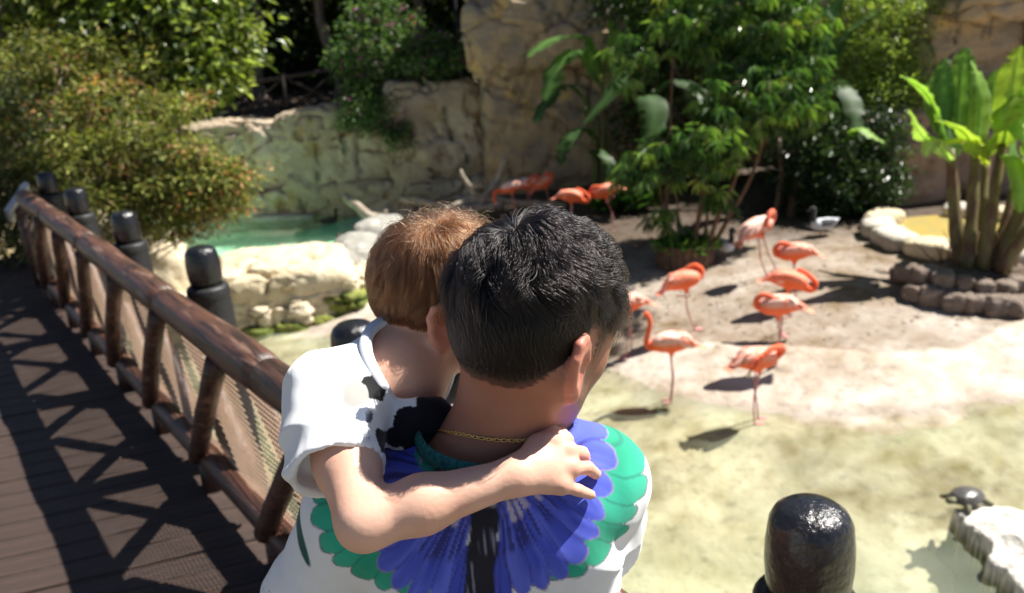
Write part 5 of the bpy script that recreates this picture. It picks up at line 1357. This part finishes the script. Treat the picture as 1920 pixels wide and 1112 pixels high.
def stems(root, items, col, name='stem'):
    rl = np.array(root.location)
    for pts, r0, r1 in items:
        mb = MB(); p = smooth_path(pts, 12); add_tube(mb, p - rl, np.linspace(r0, r1, 12) * (1 + .08 * rng.normal(size=12)), 10, col); link(name, mb.mesh(name), m_stem, root)
m_stem = mat('banana_stem', attr=True, rough=.6, spec=.35, noise=[(7, (.12, .06, .035), .48, .62, 5, (1, 1, .25)), (20, (.28, .2, .1), .6, .72, 5, (1, 1, .2))], bump=[(20, .5, .01)])
# shaded plant against the cliff
B0 = np.array([2.05, 17.0, z_at(2.05, 17.0)]); t = thing('broad_leaved_plant', 'shaded broad-leaved plant with torn arching leaves against the cliff', 'plant', tuple(B0))
tops = []
for k in range(5):
    a = k * 1.3; e = B0 + np.array([.28 * math.cos(a), .2 * math.sin(a), 1.5 + .25 * k]); tops.append(e)
    stems(t, [([B0 + [.12 * math.cos(a), .1 * math.sin(a), -.05], B0 * .5 + e * .5 + [.05, 0, .1], e], .075, .04)], (.09, .11, .035))
GD = (.045, .095, .025); GM = (.10, .20, .045); GB = (.20, .34, .06); GY = (.26, .36, .055)
k = 0
for pth, w_, c_ in [
    ([(2.286, 17.13, 0.9369), (1.913, 16.98, 1.763), (1.232, 16.59, 1.844), (0.6407, 16.17, 1.531)], .42, GM), ([(2.187, 16.86, 0.7449), (1.766, 16.71, 1.57), (1.271, 16.32, 1.36), (0.9299, 15.89, 0.6966)], .50, GM),
    ([(2.024, 16.59, 0.2418), (1.499, 16.5, 0.9233), (1.037, 16.22, 0.7156), (0.7042, 15.86, 0.2855)], .38, GD), ([(2.407, 16.85, 0.7292), (2.851, 16.46, 1.445), (2.383, 15.58, 1.011), (1.56, 15.12, 0.2801)], .46, GD),
    ([(2.491, 17.37, 1.019), (2.753, 17.79, 1.969), (2.886, 18.14, 2.722), (2.832, 18.4, 3.487)], .50, GB), ([(2.565, 17.13, 0.917), (3.14, 17.43, 1.832), (3.52, 17.35, 2.224), (4.012, 17.09, 2.079)], .48, GM),
    ([(2.516, 16.54, 0.4239), (2.961, 15.98, 0.6434), (2.949, 15.41, 0.1874), (2.614, 15.02, -0.3434)], .42, GD),
    ([(1.979, 16.35, -0.1597), (1.638, 16.12, 0.1055), (1.27, 15.73, -0.1342), (1.127, 15.5, -0.5076)], .3, GD), ([(2.452, 16.54, 0.1069), (3.544, 16.48, 0.8796), (4.156, 15.92, 0.4584), (4.453, 15.45, -0.3352)], .45, GD), ([(2.594, 17.36, 0.6824), (3.381, 18.35, 2.697), (4.338, 18.47, 3.069), (4.954, 18.17, 2.792)], .5, GM), ([(1.922, 16.01, -0.5402), (1.849, 15.78, -0.2891), (2.056, 15.41, -0.4597), (1.961, 15.18, -0.8295)], .22, GD), ([(2.615, 15.69, -0.863), (2.734, 15.69, -0.2387), (2.949, 15.45, -0.3264), (3.053, 15.22, -0.7116)], .24, GD)]:
    big_leaf(pth, w_ * 1.4, t, m_ban, c_, seed=100 + k, tear=.7 if k % 3 else .35); k += 1
# sunlit banana clump behind the stone kerb
B1 = np.array([6.35, 10.35, z_at(6.35, 10.35) + .1]); t = thing('banana_clump', 'sunlit clump of banana-like plants with upright bright green leaves', 'plant', tuple(B1))
ST = [([(6.179, 10.32, -1.508), (6.149, 10.56, -0.7734), (6.156, 10.84, 0.06296)], .115, .055), ([(6.137, 10.13, -1.449), (6.265, 10.36, -0.7389), (6.368, 10.61, 0.006877)], .105, .05), ([(6.293, 10.03, -1.432), (6.44, 10.21, -0.5742), (6.625, 10.45, 0.1516)], .10, .05),
      ([(6.435, 10.03, -1.442), (6.722, 10.11, -0.863), (6.914, 10.21, -0.2552)], .13, .07), ([(6.405, 10.41, -1.552), (6.628, 10.73, -0.9215), (6.825, 11.08, -0.1693)], .09, .05), ([(6.529, 10.31, -1.533), (6.831, 10.5, -0.9617), (7.182, 10.87, -0.1648)], .10, .05), ([(6.443, 9.924, -1.434), (6.647, 9.853, -1.01), (6.921, 9.879, -0.6134)], .11, .07)]
stems(t, ST, (.16, .13, .05))
for pth, w_, c_ in [
    ([(6.16, 10.79, -0.07679), (6.004, 10.86, 0.4331), (5.765, 10.9, 0.8714), (5.394, 10.87, 1.108)], .34, GB), ([(6.16, 10.79, -0.07679), (6.172, 11.08, 0.4704), (6.196, 11.24, 0.9614), (6.234, 11.34, 1.254)], .30, GM), ([(6.174, 10.79, -0.07783), (6.347, 11.1, 0.5283), (6.465, 11.28, 1.083), (6.54, 11.38, 1.373)], .36, GM),
    ([(6.362, 10.59, -0.0612), (6.543, 10.89, 0.5328), (6.554, 11.03, 0.9467), (6.48, 11.12, 1.214)], .30, GB), ([(6.08, 10.72, 0.01305), (5.678, 10.48, 0.2528), (5.46, 10.32, 0.3928), (5.273, 10.32, 0.7117)], .30, (.24, .36, .10)), ([(6.089, 10.7, -0.0567), (5.81, 10.45, 0.1426), (5.633, 10.34, 0.2951), (5.432, 10.12, 0.1129)], .30, (.30, .40, .16)),
    ([(6.62, 10.43, 0.08482), (6.703, 10.5, 0.625), (6.804, 10.63, 1.017), (6.903, 10.75, 1.376)], .46, GY), ([(6.459, 10.49, -0.0531), (6.508, 10.42, 0.3727), (6.678, 10.42, 0.7013), (6.968, 10.36, 0.8517)], .50, GY), ([(6.305, 10.5, -0.008218), (6.117, 10.39, 0.3008), (5.896, 10.34, 0.4606), (5.604, 10.27, 0.5575)], .34, GY),
    ([(6.514, 10.56, -0.1405), (6.273, 10.46, 0.1767), (6.043, 10.38, 0.2595), (5.74, 10.27, 0.241)], .30, (.34, .40, .05)), ([(6.909, 10.19, -0.3213), (6.775, 10.24, 0.1671), (6.779, 10.29, 0.6368), (6.879, 10.32, 1.026)], .44, GB), ([(6.551, 10.3, 0.03689), (6.557, 10.08, -1.932e-05), (6.569, 9.874, -0.309), (6.523, 9.769, -0.6288)], .28, GB),
    ([(7.111, 10.75, -0.2144), (6.957, 11.01, 0.2736), (6.905, 11.26, 0.6922), (7.007, 11.37, 1.04)], .36, GM), ([(6.921, 9.879, -0.6134), (6.782, 9.912, -0.1949), (6.683, 9.963, 0.277), (6.598, 10.03, 0.475)], .4, GY), ([(6.167, 10.79, -0.07731), (6.104, 11.2, 0.5008), (6.153, 11.43, 0.8819), (6.282, 11.49, 1.088)], .26, GM)]:
    big_leaf(pth, w_, t, m_ban, c_, seed=100 + k, tear=.2); k += 1
# thatch of dead stalks at the clump's foot
mb = MB(); rl = np.array(t.location)
for i in range(40):
    a = B1 + np.array([rng.normal() * .22, rng.normal() * .15, .02]); b = a + np.array([rng.normal() * .25, rng.normal() * .2, rng.uniform(.15, .6)]); add_tube(mb, np.array([a, (a + b) / 2 + rng.normal(size=3) * .04, b]) - rl, [.012, .010, .004], 5, np.array([.16, .09, .05]) * rng.uniform(.5, 1.3))
link('dead_stalks', mb.mesh('dead_stalks'), m_stem, t)

# --- umbrella tree in the round planter
PL = np.array((2.735, 11.89, -1.68)); PL[2] = z_at(PL[0], PL[1])
t = thing('round_planter', 'low round planter of upright dark wooden slats on the sand', 'planter', tuple(PL))
for i in range(26):
    a = i * 2 * math.pi / 26; mb = MB(); V, F = slab_(np.array([.44 * math.cos(a), .44 * math.sin(a), .16]), np.array([-math.sin(a), math.cos(a), 0]), np.array([0, 0, 1.]), np.array([math.cos(a), math.sin(a), 0]), .050, .19 + .012 * rng.normal(), .018)
    mb.add(V, F); link('slat', mb.mesh('slat', False), mat('planter_wood', (.14, .08, .055), .8, .25, noise=(10, (.08, .05, .04), .4, .6), bump=WOODB), t)
rocks(t, 'soil', MATS['dark_soil'], [(PL[0], PL[1], PL[2] + .20, .84, .84, .22, 0, 165)], n=8, power=2.6, amp=.03)
t = thing('potted_grass', 'bright green tufts growing in the round planter', 'grass', tuple(PL + [0, 0, .25]))
n = 520; a = rng.uniform(0, 6.28, n); r_ = .36 * np.sqrt(rng.random(n)); P = PL + np.stack([r_ * np.cos(a), r_ * np.sin(a), np.full(n, .24)], 1); D = np.stack([np.cos(a) * .7 + rng.normal(size=n) * .4, np.sin(a) * .7 + rng.normal(size=n) * .4, rng.uniform(.4, 1.2, n)], 1)
V, F = leaves_arr(P, D, np.array([0, 0, 1.]) + rng.normal(size=(n, 3)) * .3, rng.uniform(.14, .32, n), .03, .2, .3); link('blades', mesh_np('blades', V - (PL + [0, 0, .25]), F, False, np.repeat(pick([(.10, .24, .04, 2), (.20, .32, .06, 1), (.06, .13, .03, 1)], n), 4, 0)), m_leaf, t)
TB = PL + np.array([0, 0, .22])
t = thing('umbrella_tree', 'tall umbrella tree with drooping whorled leaves rising from the round planter', 'tree', tuple(TB))
ce = clumps_in([((4.226, 13.26, 1.66), (1.15, .9, .95), 280), ((3.114, 13.27, 1.981), (.75, .7, .6), 130), ((2.453, 12.21, 0.07066), (.62, .45, .42), 46), ((3.189, 12.04, 0.2004), (.55, .45, .55), 56), ((3.854, 12.54, 0.7433), (.9, .7, .6), 150), ((4.683, 12.78, 0.8281), (.6, .6, .7), 120), ((3.927, 13.78, 2.909), (1.5, 1.1, .7), 110), ((3.9, 11.3, 3.0), (1.3, .9, .45), 90), ((2.009, 12.04, -0.1155), (.35, .3, .3), 22), ((2.141, 13.1, 1.487), (.4, .4, .5), 30), ((3.276, 11.89, -0.5931), (.22, .2, .22), 12), ((2.385, 11.93, -0.7832), (.25, .2, .2), 8)], 1, 50, shell=.25)
nW = len(ce); per = 11; cc = np.repeat(ce, per, 0); a = np.tile(np.arange(per) * 2 * np.pi / per, nW) + np.repeat(rng.uniform(0, 6, nW), per)
tilt = np.repeat(rng.normal(size=(nW, 3)) * .35, per, 0); D = np.stack([np.cos(a), np.sin(a), -.9 + .5 * rng.normal(size=nW * per)], 1) + tilt * .6
cw = pick([(.045, .10, .028, 3), (.09, .18, .045, 3), (.18, .29, .06, 2.4), (.30, .36, .06, .4)], nW); cw = np.repeat(cw, per, 0) * (1 + .15 * rng.normal(size=(nW * per, 1)))
V, F = leaves_arr(cc + unit(D) * .03, D, np.array([0, 0, 1.]) + tilt, rng.uniform(.18, .29, nW * per), rng.uniform(.036, .052, nW * per), .18, .25)
rl = np.array(t.location); link('crown', mesh_np('crown', V - rl, F, False, np.repeat(np.clip(cw, .003, 1), 4, 0)), m_gloss2, t)
mb = MB()
for c in ce[::2]:
    q = ce[np.argsort(np.linalg.norm(ce - c, axis=1))[rng.integers(1, 6)]]; add_tube(mb, np.array([c, (c + q) / 2 + [0, 0, -.05], q]) - rl, .006, 5)
link('twigs', mb.mesh('twigs'), m_bark2, t)['kind'] = 'stuff'
for pts, r0 in [([(2.511, 12.09, -1.413), (2.54, 12.27, -0.6986), (2.687, 12.64, 0.4107), (2.852, 13.16, 1.678)], .035), ([(2.636, 12.04, -1.409), (2.69, 12.12, -0.8478), (2.629, 12.2, -0.2711)], .02), ([(2.855, 11.83, -1.405), (2.974, 11.92, -0.8252), (3.197, 12.07, -0.04551), (3.695, 12.57, 0.8333)], .045), ([(3.037, 11.73, -1.376), (3.211, 11.79, -0.8982), (3.465, 11.85, -0.3951), (3.677, 12.13, 0.1525)], .04), ([(2.966, 11.87, -1.426), (3.107, 11.98, -0.9349), (3.124, 12.19, -0.3064), (3.048, 12.64, 0.7135)], .03), ([(2.471, 12.14, -1.423), (2.48, 12.32, -0.8757), (2.407, 12.21, -0.2553)], .02), ([(3.128, 11.92, -1.434), (3.409, 12.05, -1.058), (4.015, 12.45, -0.164), (4.311, 12.94, 1.009)], .04)]:
    mb = MB(); p = smooth_path(pts, 14); add_tube(mb, p - rl, np.linspace(r0, r0 * .5, 14), 9); link('trunk', mb.mesh('trunk'), m_bark2, t)

# --- shrubs on the right
t = thing('glossy_shrub', 'dense dark glossy shrub in the shade beside the brown cliff', 'shrub', tuple(np.array([5.9, 14.6, z_at(5.9, 14.6)])))
ce = clumps_in([((6.244, 14.21, -0.8849), (1.0, .8, .85), 230), ((5.745, 14.72, -0.6329), (.9, .7, .9), 120), ((6.777, 14.41, -0.278), (.55, .5, .5), 70)], 1, 60)
foliage('crown', t, m_gloss, ce, 30, .12, .105, .05, [(.022, .045, .014, 3), (.035, .07, .02, 2), (.07, .12, .03, .4)], droop=.35); branches('trunk', t, m_bark, (5.9, 14.6, z_at(5.9, 14.6)), ce, 16, .05)
t = thing('light_shrub', 'tall pale green shrub lit by the sun in front of the brown cliff', 'shrub', tuple(np.array([6.9, 15.6, z_at(6.9, 15.6)])))
ce = clumps_in([((7.408, 15.85, 1.522), (.95, .8, 1.0), 190), ((7.522, 15.26, 0.3619), (.65, .6, .7), 110), ((6.943, 15.88, 0.9651), (.6, .6, .8), 70), ((7.607, 16.48, 2.79), (1.1, .9, .9), 100)], 1, 70)
foliage('crown', t, m_leaf, ce, 32, .13, .085, .042, [(.26, .36, .08, 3), (.40, .46, .13, 2), (.10, .16, .035, 1.5)], droop=.15); branches('trunk', t, m_bark, (6.9, 15.6, z_at(6.9, 15.6)), ce, 18, .06)
t = thing('broad_leaved_plant', 'dark broad-leaved plant standing among the shrubs beside the umbrella tree', 'plant', tuple(np.array([5.2, 14.4, z_at(5.2, 14.4)])))
stems(t, [([(5.188, 14.16, -1.684), (5.472, 14.52, -0.5834), (5.795, 14.99, 0.5072)], .09, .05), ([(4.894, 14.17, -1.663), (5.072, 14.34, -0.8182), (5.075, 14.56, -0.1689)], .06, .04)], (.10, .06, .035))
for pth, w_, c_ in [([(5.788, 14.96, 0.4137), (6.206, 15.12, 1.233), (6.589, 15.16, 1.671), (7.099, 15.15, 1.956)], .45, GD), ([(5.788, 14.96, 0.4137), (6.001, 15.37, 1.337), (6.394, 15.69, 1.975), (6.838, 15.86, 2.516)], .45, GM), ([(5.748, 14.86, 0.4245), (6.136, 14.53, 0.7013), (6.211, 14.1, 0.3584), (6.172, 13.72, -0.1476)], .42, GD), ([(6.12, 14.02, -0.1812), (6.141, 13.68, 0.04118), (6.265, 13.43, -0.07393), (6.432, 13.29, -0.1844)], .26, GB), ([(5.651, 14.86, 0.4315), (5.26, 14.67, 1.127), (4.856, 14.31, 0.9888), (4.561, 13.93, 0.4934)], .42, GD), ([(5.426, 14.45, -0.1815), (5.548, 14.07, 0.2723), (5.654, 13.87, 0.3102), (5.697, 13.74, 0.2295)], .2, (.2, .25, .14))]:
    big_leaf(pth, w_, t, m_ban, c_, seed=100 + k, tear=.4); k += 1
t = thing('back_shrubs', 'dense mid-green shrubs rising behind the umbrella tree', 'shrub', (5.0, 17.5, -1.5))
ce = clumps_in([((4.4, 17.8, .6), (1.9, 1.0, 2.3), 260), ((6.4, 17.6, 1.4), (1.5, 1.0, 2.2), 180), ((3.6, 17.6, 2.8), (1.6, 1.0, 1.2), 120)], 1, 80)
foliage('crown', t, m_leaf, ce, 28, .2, .17, .08, [(.025, .05, .015, 3), (.05, .09, .022, 2)], droop=.3); branches('trunk', t, m_bark, (5.0, 17.5, -1.5), ce, 16, .08)
t = thing('strappy_plant', 'strap-leaved plant at the cliff foot behind the dull red flamingo', 'plant', (2.5, 15.9, z_at(2.5, 15.9)))
n = 240; P = np.array([2.5, 15.9, z_at(2.5, 15.9)]) + rng.normal(size=(n, 3)) * [.25, .15, 0]; a = rng.uniform(0, 6.28, n); D = np.stack([np.cos(a) * .55, np.sin(a) * .55, rng.uniform(.5, 1.1, n)], 1)
V, F = leaves_arr(P, D, np.array([0, 0, 1.]) + rng.normal(size=(n, 3)) * .2, rng.uniform(.4, .8, n), .05, .2, .35); link('leaves', mesh_np('leaves', V - np.array(t.location), F, False, np.repeat(pick([(.03, .07, .02, 3), (.06, .13, .03, 1)], n), 4, 0)), m_leaf, t)
t = thing('moss_tuft', 'small bright green tuft on the driftwood beside the man\'s head', 'plant', (-0.5812, 16.9, -1.664))
n = 260; d = unit(rng.normal(size=(n, 3))); V, F = leaves_arr(d * .10, d + [0, 0, .3], np.array([0, 0, 1.]) + rng.normal(size=(n, 3)) * .3, .12, .05, .2); link('leaves', mesh_np('leaves', V, F, False, np.repeat(pick([(.08, .24, .03, 2), (.14, .3, .04, 1)], n), 4, 0)), m_leaf, t)

# --- driftwood
m_drift = mat('driftwood', (.40, .34, .27), .85, .25, noise=[(6, (.27, .22, .17), .45, .62, 5, (1, 1, 1)), (22, (.16, .12, .09), .58, .72)], bump=[(14, .7, .02), (60, .5, .006)])
def drift(label, pieces):
    p0 = np.array(pieces[0][0][0]); t = thing('driftwood_log', label, 'driftwood', tuple(p0))
    for i, (pts, r0, r1) in enumerate(pieces):
        mb = MB(); p = smooth_path(pts, 12) - p0; p[1:-1] += rng.normal(size=(10, 3)) * r0 * .12; add_tube(mb, p, np.linspace(r0, r1, 12) * (1 + .08 * rng.normal(size=12)), 9); link('trunk' if i == 0 else 'branch', mb.mesh('branch'), m_drift, t)
drift('bleached branching driftwood with an upright limb under the group of flamingos', [([(-1.128, 16.17, -1.348), (-0.5105, 16.32, -1.202), (0.1472, 16.38, -1.353), (1.24, 16.13, -1.454)], .13, .06), ([(-0.6305, 16.17, -1.342), (-0.2157, 16.39, -0.9906), (-0.05152, 16.57, -0.755), (0.08398, 16.67, -0.4567)], .08, .05), ([(-0.4602, 16.3, -1.269), (-0.6582, 16.28, -0.9933), (-0.787, 16.35, -0.8057), (-0.8694, 16.42, -0.5899)], .07, .03), ([(-0.6557, 16.29, -0.962), (-0.4829, 16.21, -0.8934), (-0.4223, 16.19, -0.9603)], .05, .03), ([(-0.07898, 16.26, -1.37), (-0.7346, 15.96, -1.334), (-0.9368, 15.78, -1.237)], .09, .07)])
drift('thick bleached log leaning on the rocks beside the child\'s head', [([(-2.406, 16.22, -1.808), (-2.87, 16.93, -1.589), (-3.248, 17.41, -1.402), (-3.593, 17.89, -1.23)], .14, .09), ([(-3.013, 17.16, -1.534), (-2.727, 16.95, -1.533), (-2.552, 16.78, -1.415)], .06, .04)])
drift('pale log lying on the ground behind the child\'s head', [([(-2.406, 18.14, -1.42), (-1.77, 17.8, -1.498), (-1.156, 17.33, -1.642), (-0.6193, 17, -1.683)], .10, .07)])
drift('weathered log floating at the edge of the green pool', [([(-4.478, 15.21, -1.7), (-4.088, 15.09, -1.722), (-3.607, 14.77, -1.757), (-3.293, 14.44, -1.776)], .12, .08)])

# --- litter and pebbles on the sand
n = 1500; P = np.c_[rng.uniform(-1, 8, n), rng.uniform(8.8, 17, n)]; z = terrain_h(P); P3 = np.c_[P, z + .008]; a = rng.uniform(0, 6.28, n); D = np.c_[np.cos(a), np.sin(a), rng.normal(size=n) * .15]
V, F = leaves_arr(P3, D, np.array([0, 0, 1.]) + rng.normal(size=(n, 3)) * .3, rng.uniform(.03, .09, n), rng.uniform(.015, .035, n), .15)
o = link('fallen_leaves', mesh_np('fallen_leaves', V, F, False, np.repeat(pick([(.14, .09, .05, 2), (.28, .2, .12, 1), (.08, .06, .04, 1)], n), 4, 0)), m_matte); tag(o, 'scattered dry leaves on the sand of the island', 'leaves', kind='stuff')
